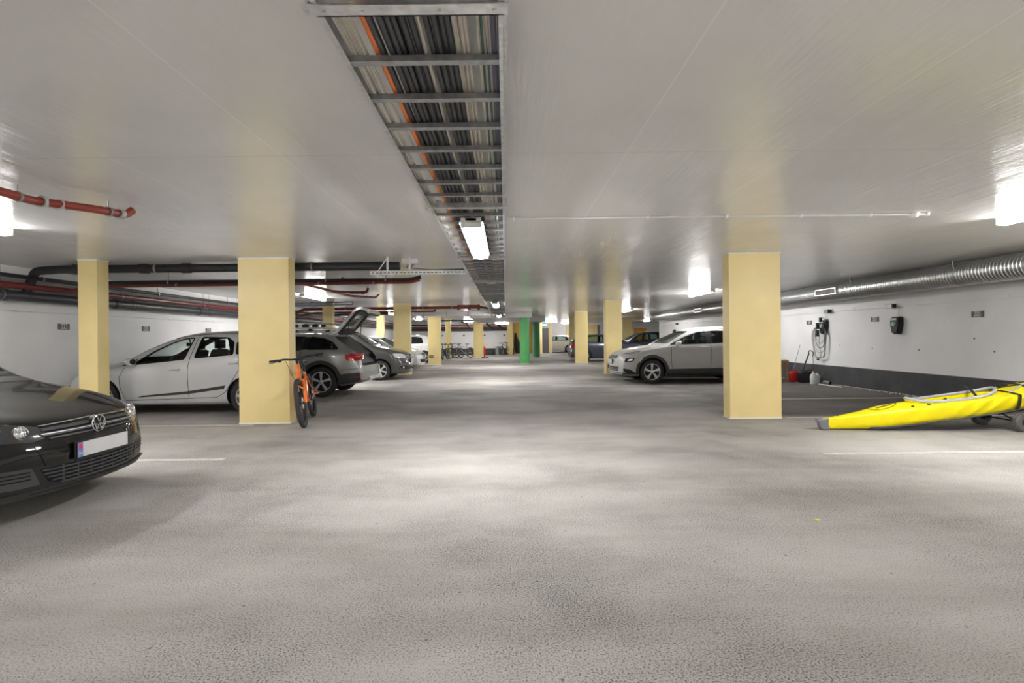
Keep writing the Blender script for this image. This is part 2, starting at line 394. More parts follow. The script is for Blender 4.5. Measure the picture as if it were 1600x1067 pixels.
def smoothpoly(pts, seg=4, closed=True):
    """Chaikin-like corner rounding keeping shape"""
    out = []; n = len(pts)
    for i in range(n):
        a, p, c = Vector(pts[i-1]), Vector(pts[i]), Vector(pts[(i+1) % n]); 
        s = p+(a-p)*.16; e = p+(c-p)*.16
        if (a-p).length*.16 > .035: s = p+(a-p).normalized()*.035
        if (c-p).length*.16 > .035: e = p+(c-p).normalized()*.035
        for j in range(seg+1):
            t = j/seg; out.append(tuple(s*(1-t)**2+p*2*t*(1-t)+e*t*t))
    return out
def circ(cx, cy, r, n=20, ry=None): return [(cx+r*math.cos(2*PI*i/n), cy+(ry or r)*math.sin(2*PI*i/n)) for i in range(n)]

def rim_bm(style, R, wd, s):
    """rim of radius R; s: outward y sign; built about local origin"""
    bm = B(); f = s*wd*.42
    lathe(bm, [(R*.985, -s*wd*.4), (R*.985, f), (R*.93, f), (R*.9, f-s*.02), (R*.9, -s*wd*.4)], axis='Y', n=40, closed=True)
    hub = R*.2
    lathe(bm, [(0.001, f-s*.045), (hub, f-s*.045), (hub, f-s*.012), (hub*.7, f-s*.003), (0.001, f)], axis='Y', n=20)
    n, kind = style
    for k in range(n):
        a = 2*PI*k/n + .3
        if kind == 'v': segs = [(-.17, -.06), (.17, .06)]; w0, w1 = .045, .05
        elif kind == 'fat': segs = [(0, 0)]; w0, w1 = R*.15, R*.30
        elif kind == 'turbine': segs = [(0.0, .22)]; w0, w1 = R*.16, R*.33
        else: segs = [(0, 0)]; w0, w1 = R*.13, R*.17
        if kind == 'v': w0, w1 = R*.09, R*.10
        for da1, da0 in segs:
            p0 = Vector((math.cos(a+da0), math.sin(a+da0)))*hub*.7; p1 = Vector((math.cos(a+da1), math.sin(a+da1)))*R*.94
            t = (p1-p0).normalized(); q = Vector((-t.y, t.x))
            quad = [p0+q*w0/2, p0-q*w0/2, p1-q*w1/2, p1+q*w1/2]
            A = [bm.verts.new((p.x, f-s*(.008 if i < 2 else .004), p.y)) for i, p in enumerate(quad)]
            D = [bm.verts.new((p.x, f-s*.035, p.y)) for p in quad]
            bm.faces.new(A); bm.faces.new(D[::-1])
            for i in range(4): bm.faces.new((A[i], D[i], D[(i+1) % 4], A[(i+1) % 4]))
    return bm
def wheel(root, x, y, r, wd, s, style, rimmat, frac=.66, steer=0):
    t = B(); h = wd/2; R = r*frac
    lathe(t, [(R, -h*.8), (R*1.04, -h*.95), (r*.86, -h), (r*.95, -h*.93), (r*.985, -h*.8), (r*.998, -h*.5), (r, -h*.47), (r*.985, -h*.44), (r*.985, -h*.40), (r, -h*.37), (r, -.01*1), (r*.985, -.006), (r*.985, .006), (r, .01),
              (r, h*.37), (r*.985, h*.40), (r*.985, h*.44), (r, h*.47), (r*.998, h*.5), (r*.985, h*.8), (r*.95, h*.93), (r*.86, h), (R*1.04, h*.95), (R, h*.8)], axis='Y', n=48, closed=True)
    w_ = obj('tyre', t, 'rubber', root); w_.location = (x, y, r); w_.rotation_euler.z = steer
    rm = obj('rim', rim_bm(style, R, wd, s), rimmat, w_, bevel=.003)
    d = B(); lathe(d, [(.001, s*.0), (R*.9, s*.0), (R*.9, -s*.03), (.001, -s*.03)], axis='Y', n=32)
    obj('brake_disc', d, 'plastic_k', w_)
    return w_
def car_section(S, x, inset=0., low=None):
    zt = S['top'](x)-inset; zs = S['sh'](x); zl = S['low'](x) if low is None else low
    zs = min(zs, zt-.012) - (inset*.3)
    wm = S['wid'](x)*S['W']/2 - inset; h = zs-zl
    up = max(zt-zs, .01); ws = wm-S.get('tuck', .035); wr = ws - up*S.get('tumble', .42) - min(.055, up*.7)
    if x < S['cowl']: wr = ws-.10-.15*up
    dr = min(.075, up*.55)
    P = [(0, zl), (wm*.6, zl), (wm-.11, zl), (wm-.04, zl+.05*h), (wm-.015, zl+.16*h), (wm-.004, zl+.38*h), (wm, zl+.60*h), (wm-.004, zl+.80*h), (wm-.014, zl+.92*h), (ws, zs),
         (ws+(wr-ws)*.12, zs+(up-dr)*.16), (ws+(wr-ws)*.45, zs+(up-dr)*.52), (ws+(wr-ws)*.80, zs+(up-dr)*.85), (wr, zt-dr), (wr-.05, zt-dr*.48), (wr-.13, zt-dr*.22), (wr*.55, zt-dr*.06), (wr*.25, zt-.002), (0, zt)]
    return [(max(0, p[0]), p[1]) for p in P]
def loft(S, xs, inset=0., low=None, ncap=6):
    bm = B(); secs = []
    def D(x, y, z):
        W2 = S['W']/2; L = S['L']; k = (abs(y)/W2)**2.3
        tf = max(0, 1-x/1.0); tr = max(0, 1-(L-x)/.9)
        return Vector((x + S['bowf']*k*tf*tf - S['bowr']*k*tr*tr, y, z))
    full = []
    for x in xs:
        P = car_section(S, x, inset, low); secs.append(P)
        ring = [D(x, y, z) for y, z in P] + [D(x, -y, z) for y, z in P[-2:0:-1]]
        full.append([bm.verts.new(c) for c in ring])
    n = len(full[0])
    for i in range(len(full)-1):
        for j in range(n): bm.faces.new((full[i][j], full[i][(j+1) % n], full[i+1][(j+1) % n], full[i+1][j]))
    for idx in (0, -1):
        P = secs[idx]; ring = full[idx]; m_ = len(P); x = xs[idx]; grid = []
        grid.append([ring[0]])
        for j in range(1, m_-1):
            y, z = P[j]; row = [ring[j]] + [bm.verts.new(D(x, y*(1-2*k/ncap), z)) for k in range(1, ncap)] + [ring[n-j]]
            grid.append(row)
        grid.append([ring[m_-1]])
        for j in range(1, m_-2):
            a, c = grid[j], grid[j+1]
            for k in range(ncap): bm.faces.new((a[k], a[k+1], c[k+1], c[k]))
        # end triangles fan to centre points
        for a, c in ((grid[1], ring[0]), (grid[m_-2], ring[m_-1])):
            for k in range(ncap): bm.faces.new((a[k], a[k+1], c))
    return bm
def make_car(name, label, S, nose, yc, face, cat='car', group=None, detail=2):
    """local frame: x=0 nose .. L tail, y lateral, z up.   face=-1: nose towards -X of the garage"""
    S = dict(S)
    for k in ('top', 'sh', 'low', 'wid'): S[k] = pchip(S[k])
    L, W = S['L'], S['W']
    root = thing(name, label, cat, (nose, yc, 0), 0 if face < 0 else PI, group)
    near = 'A' if face < 0 else 'B'; sides = (('A', -1), ('B', 1))
    stp = .06 if detail > 1 else .12
    xs = [0, .015, .04, .08] + [.12+stp*i for i in range(int((L-.24)/stp)+1)] + [L-.08, L-.04, L-.015, L]
    xs = sorted(set(round(x, 4) for x in xs))
    body = obj('body', loft(S, xs), S['paint'], root)
    if detail > 1:
        md = body.modifiers.new('s', 'SUBSURF'); md.levels = 1; md.render_levels = 1
        dg = bpy.context.evaluated_depsgraph_get(); nm = bpy.data.meshes.new_from_object(body.evaluated_get(dg)); body.modifiers.clear(); body.data = nm
    bvh = BVHTree.FromPolygons([v.co.copy() for v in body.data.vertices], [list(p.vertices) for p in body.data.polygons])
    def part(nm_, view, polys, mat, off=.003, th=.008, res=.035, parent=None, lab=None):
        if polys and not isinstance(polys[0][0], (tuple, list, Vector)): polys = [polys]
        return obj(nm_, patch_bm(bvh, polys, view, off, th, res), mat, parent or root, label=lab, smooth=45)
    # ---- cuts
    r = S['r']; wellr = S.get('well', r+.05); cuts = []
    x0, x1 = S['cabin']; cx = [x0+(x1-x0)*i/30 for i in range(31)]
    cuts.append(loft(S, cx, .045, .30))
    for ax in S['axles']:
        for s in (-1, 1):
            c = B(); lathe(c, [(.001, s*(W/2-.33)), (wellr, s*(W/2-.33)), (wellr, s*(W/2+.3)), (.001, s*(W/2+.3))], c=(ax, 0, r+.01), axis='Y', n=40); cuts.append(c)
    wins = [smoothpoly(p) for p in S['win']]
    for p in wins: cuts.append(prism(B(), p, 'Y', -W, W))
    for key, a, c in (('ws', -1, S['wsx']), ('rw', S['rwx'], L+1)):
        if S.get(key): cuts.append(prism(B(), smoothpoly(S[key]), 'X', a, c))
    if S.get('cuts'): cuts += S['cuts']()
    boolean(body, cuts, trim='plastic_k')
    g = S.get('glass', 'glass_m')
    for v, s in sides:
        for p in wins: part('side_window', v, p, S.get('sideglass', g), -.016, .004, .05)
        if S.get('frame', 1):
            part('window_seal', v, sum([strip(p, .022, True) for p in wins], []), 'dark', .002, .012, .05)
    if S.get('ws'):
        part('windshield', 'F', smoothpoly(S['ws']), g, -.012, .004, .06)
        part('windshield_seal', 'F', strip(smoothpoly(S['ws']), .03, True), 'dark', .003, .012, .06)
    if S.get('rw'): part('rear_window', 'R', smoothpoly(S['rw']), g, -.012, .004, .06)
    for pts in S.get('seams', []):
        for v, s in sides: part('door_seam', v, strip(pts, .009), 'dark', .0016, .004, .05)
    for (hx, hz) in S.get('handles', []):
        for v, s in sides:
            hit = bvh.ray_cast(Vector((hx, s*3, hz)), Vector((0, -s, 0)))[0]
            if hit is None: continue
            y = hit.y; b_ = B()
            tube(b_, bend([(hx-.085, y, hz), (hx-.07, y+s*.03, hz+.002), (hx+.07, y+s*.03, hz+.006), (hx+.085, y, hz+.006)], .02, 3), [.011]*4+[.014]*4+[.011]*0 if False else .012, 8)
            obj('door_handle', b_, S.get('handlemat', S['paint']), root)
            part('handle_recess', v, circ(hx, hz, .05, 16, .022), S['paint'] if True else 'dark', .0005, .002, .05)
    for d in S.get('decals', []):
        nm_, views, polys, mat, off, th = d[:6]; res = d[6] if len(d) > 6 else .035
        for v in views:
            pp = polys if isinstance(polys[0][0], (tuple, list, Vector)) else [polys]
            part(nm_, v, pp, mat, off, th, res)
            if v in 'FR' and nm_ in S.get('mirror', ()):
                part(nm_, v, [[(-a, b2) for a, b2 in q][::-1] for q in pp], mat, off, th, res)
    # ---- wheels
    for ax in S['axles']:
        for s in (-1, 1):
            wheel(root, ax, s*(W/2-.115), r, .20, s, S['rim'], S.get('rimmat', 'alloy'), S.get('frac', .66))
    # arch liners / cladding rings
    if S.get('clad'):
        for ax in S['axles']:
            a0, a1 = -.06*PI, 1.06*PI; n = 24; ro = wellr+S['clad']
            poly = []
            for i in range(n):
                a = a0+(a1-a0)*i/n; b2 = a0+(a1-a0)*(i+1)/n
                poly.append([(ax+wellr*math.cos(a), r+.01+wellr*math.sin(a)), (ax+ro*math.cos(a), r+.01+ro*math.sin(a)), (ax+ro*math.cos(b2), r+.01+ro*math.sin(b2)), (ax+wellr*math.cos(b2), r+.01+wellr*math.sin(b2))])
            for v, s in sides: part('arch_cladding', v, poly, S.get('cladmat', 'plastic_d'), .012, .05, .05)
    # ---- mirrors
    if S.get('mirrorpos'):
        mx_, mz = S['mirrorpos']
        for v, s in sides:
            hit = bvh.ray_cast(Vector((mx_, s*3, mz)), Vector((0, -s, 0)))[0]
            if hit is None: continue
            y = hit.y
            b_ = B()
            prof = [(0, .0), (.03, .045), (.07, .07), (.105, .078)]
            # rounded shell: superellipse sections along x
            rings = []
            for dx, rr in [(-.075, .02), (-.065, .05), (-.035, .072), (.0, .084), (.035, .086), (.05, .082)]:
                ring = []
                for k in range(18):
                    a = 2*PI*k/18; ca, sa = math.cos(a), math.sin(a)
                    ring.append(b_.verts.new((mx_+dx+.02*abs(ca)*0, y+s*(.125)+1.15*rr*math.copysign(abs(ca)**.75, ca), mz+.03+.80*rr*math.copysign(abs(sa)**.75, sa))))
                rings.append(ring)
            for i in range(len(rings)-1):
                for k in range(18): b_.faces.new((rings[i][k], rings[i][(k+1) % 18], rings[i+1][(k+1) % 18], rings[i+1][k]))
            b_.faces.new(rings[0]); b_.faces.new(rings[-1][::-1])
            mo = obj('side_mirror', b_, S.get('mirrormat', S['paint']), root)
            b2 = B(); box(b2, mx_-.02, mx_+.035, min(y-s*.01, y+s*.05), max(y-s*.01, y+s*.05), mz-.035, mz+.0); obj('mirror_arm', b2, 'plastic_k', mo, bevel=.008)
            b3 = B(); prism(b3, [(y+s*.125+a, mz+.03+c2) for a, c2 in circ(0, 0, .078, 16, .05)], 'X', mx_+.048, mx_+.054); obj('mirror_glass', b3, 'chrome', mo)
    # ---- interior
    if detail > 1:
        fl = S['floorz'] if 'floorz' in S else .30
        sx_ = S['seats']
        for sy in (-.36, .36):
            for k, xx in enumerate(sx_):
                b_ = B(); hz = S['top'](xx+.1)-.12
                prism(b_, [(xx-.45, .48), (xx-.42, .60), (xx, .56), (xx+.05, .46)], 'Y', sy-.25, sy+.25)
                prism(b_, [(xx-.04, .50), (xx+.16, hz-.22), (xx+.20, hz-.17), (xx+.27, hz-.20), (xx+.12, .46)], 'Y', sy-.24, sy+.24)
                cbox(b_, (xx+.215, sy, hz-.08), (.09, .26, .17)); cbox(b_, (xx+.205, sy, hz-.17), (.02, .14, .1))
                obj('seat', b_, 'seat', root, bevel=.03)
        dx = S['dash']; b_ = B()
        prism(b_, [(dx, .5), (dx-.05, S['dashz']), (dx+.28, S['dashz']+.02), (dx+.42, S['dashz']-.08), (dx+.4, .5)], 'Y', -W/2+.14, W/2-.14)
        obj('dashboard', b_, 'plastic_k', root, bevel=.03)
        sy = .36 if face < 0 else .36
        sy = S.get('drv', -.36 if face < 0 else -.36)
        b_ = B(); c0 = Vector((dx+.60, sy, S['dashz']-.01)); tilt = math.radians(25); R_ = .185
        ux = Vector((0, 1, 0)); uz = Vector((math.sin(tilt), 0, math.cos(tilt)))
        tube(b_, [c0+(ux*math.cos(2*PI*i/28)+uz*math.sin(2*PI*i/28))*R_ for i in range(28)], .015, 8, closed=True)
        tube(b_, [c0-ux*R_, c0, c0+ux*R_], .013, 6); tube(b_, [c0, c0-uz*R_], .013, 6); tube(b_, [c0, c0+Vector((-.25, 0, -.08))], .03, 8)
        cbox(b_, tuple(c0), (.04, .12, .09))
        obj('steering_wheel', b_, 'plastic_k', root)
        b_ = B(); mz = S['top'](S['rvm'])-.13; cbox(b_, (S['rvm'], 0, mz), (.03, .24, .07)); tube(b_, [(S['rvm'], 0, mz+.02), (S['rvm']-.03, 0, mz+.1)], .012, 6)
        obj('rear_view_mirror', b_, 'plastic_k', root, bevel=.01)
    return root, bvh, S
def plate(root, bvh, x, z, view, mat='plate', w_=.52, h=.11, band=True, tilt=0):
    """flat licence plate with its holder; view F or R"""
    hit = bvh.ray_cast(*VIEWS[view](0, z))[0]; s = -1 if view == 'F' else 1
    px = hit.x + s*.010
    hold = obj('plate_holder', bx(px-.006, px+.010, -w_/2-.01, w_/2+.01, z-h/2-.012, z+h/2+.01), 'plastic_k', root, bevel=.003)
    p = obj('number_plate', bx(px+s*.012, px+s*.016, -w_/2, w_/2, z-h/2, z+h/2), mat, root)
    if band:
        yb = (w_/2-.045, w_/2)
        obj('country_band', bx(px+s*.016, px+s*.0175, *yb, z-h/2, z+h/2), 'plate_b', p)
        obj('country_flag', bx(px+s*.0175, px+s*.0185, yb[0]+.006, yb[1]-.006, z+.008, z+.042), 'plate_r', p)
        text('country_letter', 'N', .042, 'plate', (px+s*.018, yb[0]+.0225, z-.028), (PI/2, 0, -PI/2 if s < 0 else PI/2), p, .0005)
    return p
def badge_ring(root, c, R, mat='chrome', name='badge', kind='vw', face='F'):
    """round emblem in the y,z plane at c (car frame)"""
    b_ = B(); cx_, cy, cz = c; s = -1
    P = lambda a, r_: (cx_-.008, cy+r_*math.cos(a), cz+r_*math.sin(a))
    tube(b_, [P(2*PI*i/28, R*.92) for i in range(28)], R*.085, 8, closed=True)
    def bar(p, q, wd=R*.13):
        p = Vector(p); q = Vector(q); t = (q-p).normalized(); n_ = Vector((-t.y, t.x))*wd/2
        prism(b_, [tuple(v) for v in (cx2(p+n_), cx2(p-n_), cx2(q-n_), cx2(q+n_))], 'X', cx_-.014, cx_-.004)
    def cx2(v): return (cy+v.x, cz+v.y)
    k = R
    if kind == 'vw':
        bar((-.34*k, .82*k), (0, .12*k)); bar((.34*k, .82*k), (0, .12*k))
        bar((-.78*k, .42*k), (-.34*k, -.78*k)); bar((-.36*k, -.78*k), (0, .02*k)); bar((.78*k, .42*k), (.34*k, -.78*k)); bar((.36*k, -.78*k), (0, .02*k))
    elif kind == 'h':
        bar((-.35*k, .7*k), (-.2*k, -.7*k)); bar((.2*k, .7*k), (.35*k, -.7*k)); bar((-.3*k, -.1*k), (.3*k, .1*k))
    bg = obj('badge_base', prism(B(), circ(cy, cz, R*.97, 24), 'X', cx_-.003, cx_+.03), 'plastic_k', root)
    return obj(name, b_, mat, bg)

# ------------------------------------------------------------------ setting
XL, XR, YB, YN = -8.3, 8.6, 41.5, -9.0
struct('floor', bx(-9, 18, YN-.3, 50, -.2, 0), 'floor', smooth=0)
struct('ceiling', bx(-9, 18, YN-.3, 50, H, H+.2), 'ceil', smooth=0)
struct('wall_left', bx(XL-.3, XL, YN, YB+.3, 0, H), 'wall', smooth=0)
struct('wall_right', bx(XR, XR+.3, YN, 29.6, 0, H), 'wall', smooth=0)
struct('wall_near', bx(XL, XR, YN-.3, YN, 0, H), 'wall', smooth=0)
struct('wall_back', bx(XL, .62, YB, YB+.3, 0, H), 'wall', smooth=0)
struct('wall_far', bx(.62, 17.7, 48.6, 48.9, 0, H), 'wall', smooth=0)
struct('wall_side', bx(17.7, 18, 29.3, 48.9, 0, H), 'wall', smooth=0)
struct('wall_annex', bx(XR+.3, 18, 29.3, 29.6, 0, H), 'wall', smooth=0)
struct('wall_return', bx(.32, .62, YB+.3, 48.9, 0, H), 'yellow2', smooth=0)
struct('baseboard_left', bx(XL, XL+.012, YN, YB, 0, .48), 'band', smooth=0)
struct('baseboard_right', bx(XR-.012, XR, YN, 29.6, 0, .48), 'band', smooth=0)
struct('baseboard_back', bx(XL, .62, YB-.012, YB, 0, .5), 'band', smooth=0)
struct('wall_lobby', bx(.62, 2.66, 44, 44.3, 0, H), 'yellow2', smooth=0)
struct('wall_pier', bx(3.62, 3.88, 44, 44.4, 0, H), 'yellow', smooth=0)
struct('trim_1', bx(2.68, 2.95, 42.6, 43.0, 0, H), 'yellow', smooth=0)
struct('trim_2', bx(5.6, 6.1, 48.4, 48.6, 0, 2.35), 'yellow', smooth=0)
struct('trim_3', bx(7.55, 8.42, 48.4, 48.6, 0, 2.38), 'yellow', smooth=0)
struct('trim_4', bx(8.42, 8.6, 48.35, 48.6, 0, 2.38), 'door_grey', smooth=0)
# dropped slabs over the middle of the aisle
struct('trim_5', bx(-1.75, 1.3, 26.0, 35, 2.3, H), 'grey_beam', smooth=0)
struct('trim_6', bx(1.3, 2.35, 31.5, 35, 2.3, H), 'grey_beam', smooth=0)
d_ = struct('door_1', bx(3.03, 3.58, 44.2, 44.26, 0, 2.08), 'door_grey', smooth=0)
b_ = B(); box(b_, 2.96, 3.03, 44.15, 44.3, 0, 2.6); box(b_, 3.03, 3.62, 44.15, 44.3, 2.08, 2.6); obj('door_frame', b_, 'white', d_, smooth=0)
b_ = B(); tube(b_, bend([(3.1, 44.19, 1.02), (3.1, 44.13, 1.02), (3.22, 44.13, 1.02)], .02), .011, 8); obj('door_handle', b_, 'chrome', d_)
d_ = struct('door_2', bx(11.75, 12.9, 48.4, 48.58, 0, 2.1), 'orange_door', smooth=0)
b_ = B(); box(b_, 11.45, 11.75, 48.35, 48.6, 0, 2.35); box(b_, 12.9, 13.25, 48.35, 48.6, 0, 2.35); box(b_, 11.75, 12.9, 48.35, 48.6, 2.1, 2.35); obj('door_frame', b_, 'white', d_, smooth=0)
d_ = struct('door_3', bx(8.62, 9.5, 48.45, 48.58, 0, 2.3), 'white', smooth=0)
obj('door_handle', bx(8.7, 8.82, 48.38, 48.42, 1.0, 1.03), 'chrome', d_)

# ------------------------------------------------------------------ columns
GC = 'painted concrete columns'
def column(x0, x1, y0, y1, label, mat='yellow', zt=H, stain=None):
    o = tag(obj('concrete_column', bx(x0, x1, y0, y1, 0, zt-.001), mat, bevel=.008), label, 'column', GC)
    if stain: pass
    t = B(); e = .004
    box(t, x0-e, x1+e, y0-e, y1+e, zt-.022, zt-.002); obj('ceiling_seal', t, 'trimw', o, smooth=0)
    t = B(); box(t, x0-e, x1+e, y0-e, y1+e, 0.001, .018); obj('floor_seal', t, 'trimw', o, smooth=0)
    return o
column(-4.17, -3.376, 8.25, 8.5, 'wide yellow concrete column with the orange mountain bike leaning on it')
column(-6.67, -6.37, 8.25, 8.5, 'narrow yellow column behind the bonnet of the black hatchback')
column(3.49, 4.30, 8.25, 8.5, 'wide yellow concrete column between the light grey crossover and the yellow kayak')
column(-4.08, -3.48, 19.25, 19.6, 'yellow column just behind the nose of the dark grey minivan')
column(3.507, 4.07, 18.5, 18.9, 'yellow column just behind the nose of the light grey crossover')
c5 = column(-3.86, -3.24, 26.3, 26.6, 'yellow column with a scuff near its foot, left of the parked bicycles')
for rr in (.10, .07, .04):
    b_ = B(); tube(b_, [(-3.70+rr*1.3*math.cos(2*PI*i/20), 26.296, .42+rr*.7*math.sin(2*PI*i/20)) for i in range(20)], .008, 6, closed=True); obj('scuff_mark', b_, 'plastic_d', c5)
column(3.48, 4.11, 26.4, 26.7, 'yellow column in front of the dark blue estate car')
column(-6.68, -6.33, 19.3, 19.6, 'narrow yellow column seen above the roof rack of the grey estate car')
column(-6.66, -6.3, 27.3, 27.6, 'narrow yellow column seen above the windscreen of the dark grey minivan')
column(-3.97, -3.62, 34.9, 35.2, 'yellow column behind the heap of parked bicycles')
column(-2.13, -1.66, 35.2, 35.6, 'yellow column left of the red and yellow bollard')
column(-1.9, -1.57, 37.2, 37.5, 'yellow column end hidden behind the one beside the bollard')
column(.13, .55, 40.7, 41.1, 'narrow yellow column right of the metal barrel by the back wall')
column(4.03, 4.5, 33.3, 33.7, 'shaded yellow column beside the tail of the dark blue estate car')
column(8.4, 9.1, 38, 38.5, 'yellow column left of the orange door at the far right')
def roundcol(x, y, r, mat, label):
    b_ = B(); lathe(b_, [(r, 0.0), (r, 2.3)], c=(x, y, 0), n=48)
    o = tag(obj('round_column', b_, mat), label, 'column', 'green round columns')
    b_ = B(); lathe(b_, [(r+.004, 0.001), (r+.004, .02)], c=(x, y, 0), n=48); obj('floor_seal', b_, 'trimw', o)
    return o
g1 = roundcol(.95, 26.55, .245, 'green', 'bright green round concrete column in the middle of the aisle')
rs = random.Random(3)
for k in range(4):
    a = -PI/2-.3+rs.random()*.5; b_ = B(); cbox(b_, (.95+.247*math.cos(a), 26.55+.247*math.sin(a), .45+.05*k), (.012, .006, .05)); obj('scratch_mark', b_, 'band', g1)
roundcol(1.97, 34.2, .245, 'green2', 'darker green round column behind the bright green one')

# ------------------------------------------------------------------ painted bay lines
GL = 'worn white bay lines'
for x0, x1, y, lab in ((-8.2, -3.1, 5.79, 'worn white bay line beside the black hatchback'), (-8.2, -3.9, 8.15, 'worn white bay line in front of the narrow yellow column and silver hatchback'),
                       (3.45, 8.5, 5.76, 'worn white bay line running below the yellow kayak'), (4.4, 8.5, 8.32, 'worn white bay line behind the tip of the yellow kayak'),
                       (4.6, 8.5, 10.75, 'worn white bay line across the empty bay by the right wall'), (-8.2, -3.8, 10.95, 'worn white bay line between silver hatchback and grey estate')):
    tag(obj('floor_marking', bx(x0, x1, y-.05, y+.05, .0005, .003), 'pline', smooth=0), lab, 'floor line', GL)

# ------------------------------------------------------------------ lamps
def lamp_proto(length=1.75, wd=.15, shade=False):
    r = thing('ceiling_lamp', '', 'lamp')
    obj('lamp_housing', bx(-wd/2+.035, wd/2-.035, -length/2, length/2, .05, .085), 'lamp_body', r, bevel=.006)
    if shade: obj('lamp_tray', bx(-wd/2-.015, wd/2+.015, -length/2, length/2, .042, .050), 'lamp_body', r)
    b_ = B(); prof = []
    for i in range(13):
        a = (PI+PI*i/12) if shade else PI-.5+(PI+1.0)*i/12; prof.append((wd/2*math.cos(a), .042+.046*math.sin(a)))
    prism(b_, prof, 'Y', -length/2+.03, length/2-.03); obj('diffuser', b_, 'glow_tray' if shade else 'glow', r)
    for s in (-1, 1): obj('end_cap', bx(-wd/2, wd/2, s*(length/2-.015)-.015, s*(length/2-.015)+.015, -.004, .087), 'plastic_w', r, bevel=.008)
    return r
lp = lamp_proto()
lamps = [(-5.62, 5.1, 0, 'fluorescent lamp on the ceiling at the left edge, above the black hatchback'), (5.62, 5.1, 0, 'fluorescent lamp on the ceiling at the right edge, above the kayak'),
         (-5.62, 15.5, 0, 'glowing ceiling lamp seen right of the wide yellow column with the bicycle'), (5.75, 15.5, 0, 'glowing ceiling lamp seen left of the wide yellow column on the right'),
         (-5.62, 25.7, 0, 'glowing ceiling lamp seen between two yellow columns above the minivan'), (5.85, 25.3, 0, 'glowing ceiling lamp right of the second yellow column on the right'),
         (-5.7, 34.5, 0, 'far glowing ceiling lamp above the white hatchbacks on the left'), (6.9, 33.5, 0, 'far glowing ceiling lamp above the roof of the dark blue hatchback'),
         (-5.62, -4, 0, 'unseen ceiling lamp left behind the viewpoint'), (5.62, -4, 0, 'unseen ceiling lamp right behind the viewpoint'), (-.3, -3.6, 0, 'unseen lamp in line with the cable tray behind the viewpoint'), (-3.0, -1.6, 0, 'unseen added ceiling lamp just left behind the viewpoint'), (3.0, -1.6, 0, 'unseen added ceiling lamp just right behind the viewpoint'),  # lamps behind the viewpoint are unseen, added to brighten the room
         (3.6, 41.5, 1, 'far ceiling lamp above the grey door'), (5.3, 46, 1, 'far ceiling lamp above the cream hatchback'), (-.22, 34.0, 1, 'far small lamp under the dropped grey slab left of the green column'),
         (-2.6, 38.4, 1, 'added far ceiling lamp hidden behind the dropped grey slab'), (11.3, 42, 0, 'far ceiling lamp above the orange door')]  # the lamp behind the slab is added to brighten the back wall
for i, (x, y, r_, lab) in enumerate(lamps):
    z = 2.275 if abs(x+.3) < .01 else (2.211 if y == 34.0 else H-.089)
    o = lp if i == 0 else dup(lp, (x, y, z))
    o.location = (x, y, z); o.rotation_euler.z = PI/2 if r_ else 0; o.scale = (1, .5 if r_ else 1, 1); tag(o, lab, 'lamp', 'fluorescent ceiling lamps')
lp2 = lamp_proto(1.85, .18, True)
for qi, (y, lab) in enumerate(((5.5, 'bright fluorescent lamp hung under the cable tray, nearest of them'), (15.8, 'second lamp hung under the cable tray down the aisle'), (23.6, 'third and smallest lamp under the end of the cable tray'))):
    o = dup(lp2, (-.29, y, 2.262), 0) if qi else lp2
    o.location = (-.29, y, 2.262); tag(o, lab, 'lamp', 'lamps under the cable tray')

# ------------------------------------------------------------------ cable tray and cables
TX0, TX1, TZ = -.60, .005, 2.356
tray = thing('cable_tray', 'long galvanised ladder cable tray hung along the ceiling over the aisle', 'cable tray', (0, 0, 0))
Y0, Y1 = -2.0, 25.9
for x in (TX0, TX1):
    s = 1 if x < -.3 else -1; b_ = B()
    box(b_, x-.0015, x+.0015, Y0, Y1, TZ, TZ+.075); box(b_, min(x, x+s*.018), max(x, x+s*.018), Y0, Y1, TZ-.0, TZ+.003); box(b_, min(x, x-s*.012), max(x, x-s*.012), Y0, Y1, TZ+.072, TZ+.075)
    obj('side_rail', b_, 'galv', tray, smooth=0)
k = 0; ys = []
y = 2.03-.318*12
while y < Y1:
    ys.append(y); y += .318
joints = [1.69-2.85, 1.69, 4.27, 7.05, 10.0, 12.7, 15.4, 18.2, 21, 23.8]
for y in ys:
    if any(abs(y-j) < .12 for j in joints): continue
    b_ = B(); prism(b_, [(y-.018, TZ+.002), (y+.018, TZ+.002), (y+.018, TZ+.026), (y+.015, TZ+.026), (y+.015, TZ+.005), (y-.015, TZ+.005), (y-.015, TZ+.026), (y-.018, TZ+.026)], 'X', TX0+.001, TX1-.001)
    obj('rung', b_, 'galvd', tray, smooth=0)  # darker steel: the unlit underside of the rungs is put into the colour
for y in joints:
    b_ = B(); box(b_, TX0-.035, TX1+.015, y-.03, y+.03, TZ-.006, TZ-.001); box(b_, TX0, TX1, y+.024, y+.03, TZ-.006, TZ+.07); box(b_, TX0, TX1, y-.03, y-.026, TZ-.0, TZ+.035)
    for xx in (TX0-.025, TX0+.03, -.45, -.2, TX1-.03): lathe(b_, [(.006, TZ-.012), (.006, TZ-.006)], c=(xx, y, 0), n=8)
    for xx in (TX0-.02, TX1+.008): box(b_, xx-.004, xx+.004, y-.015, y+.015, TZ-.002, H)
    obj('tray_bracket', b_, 'galv', tray, smooth=0)
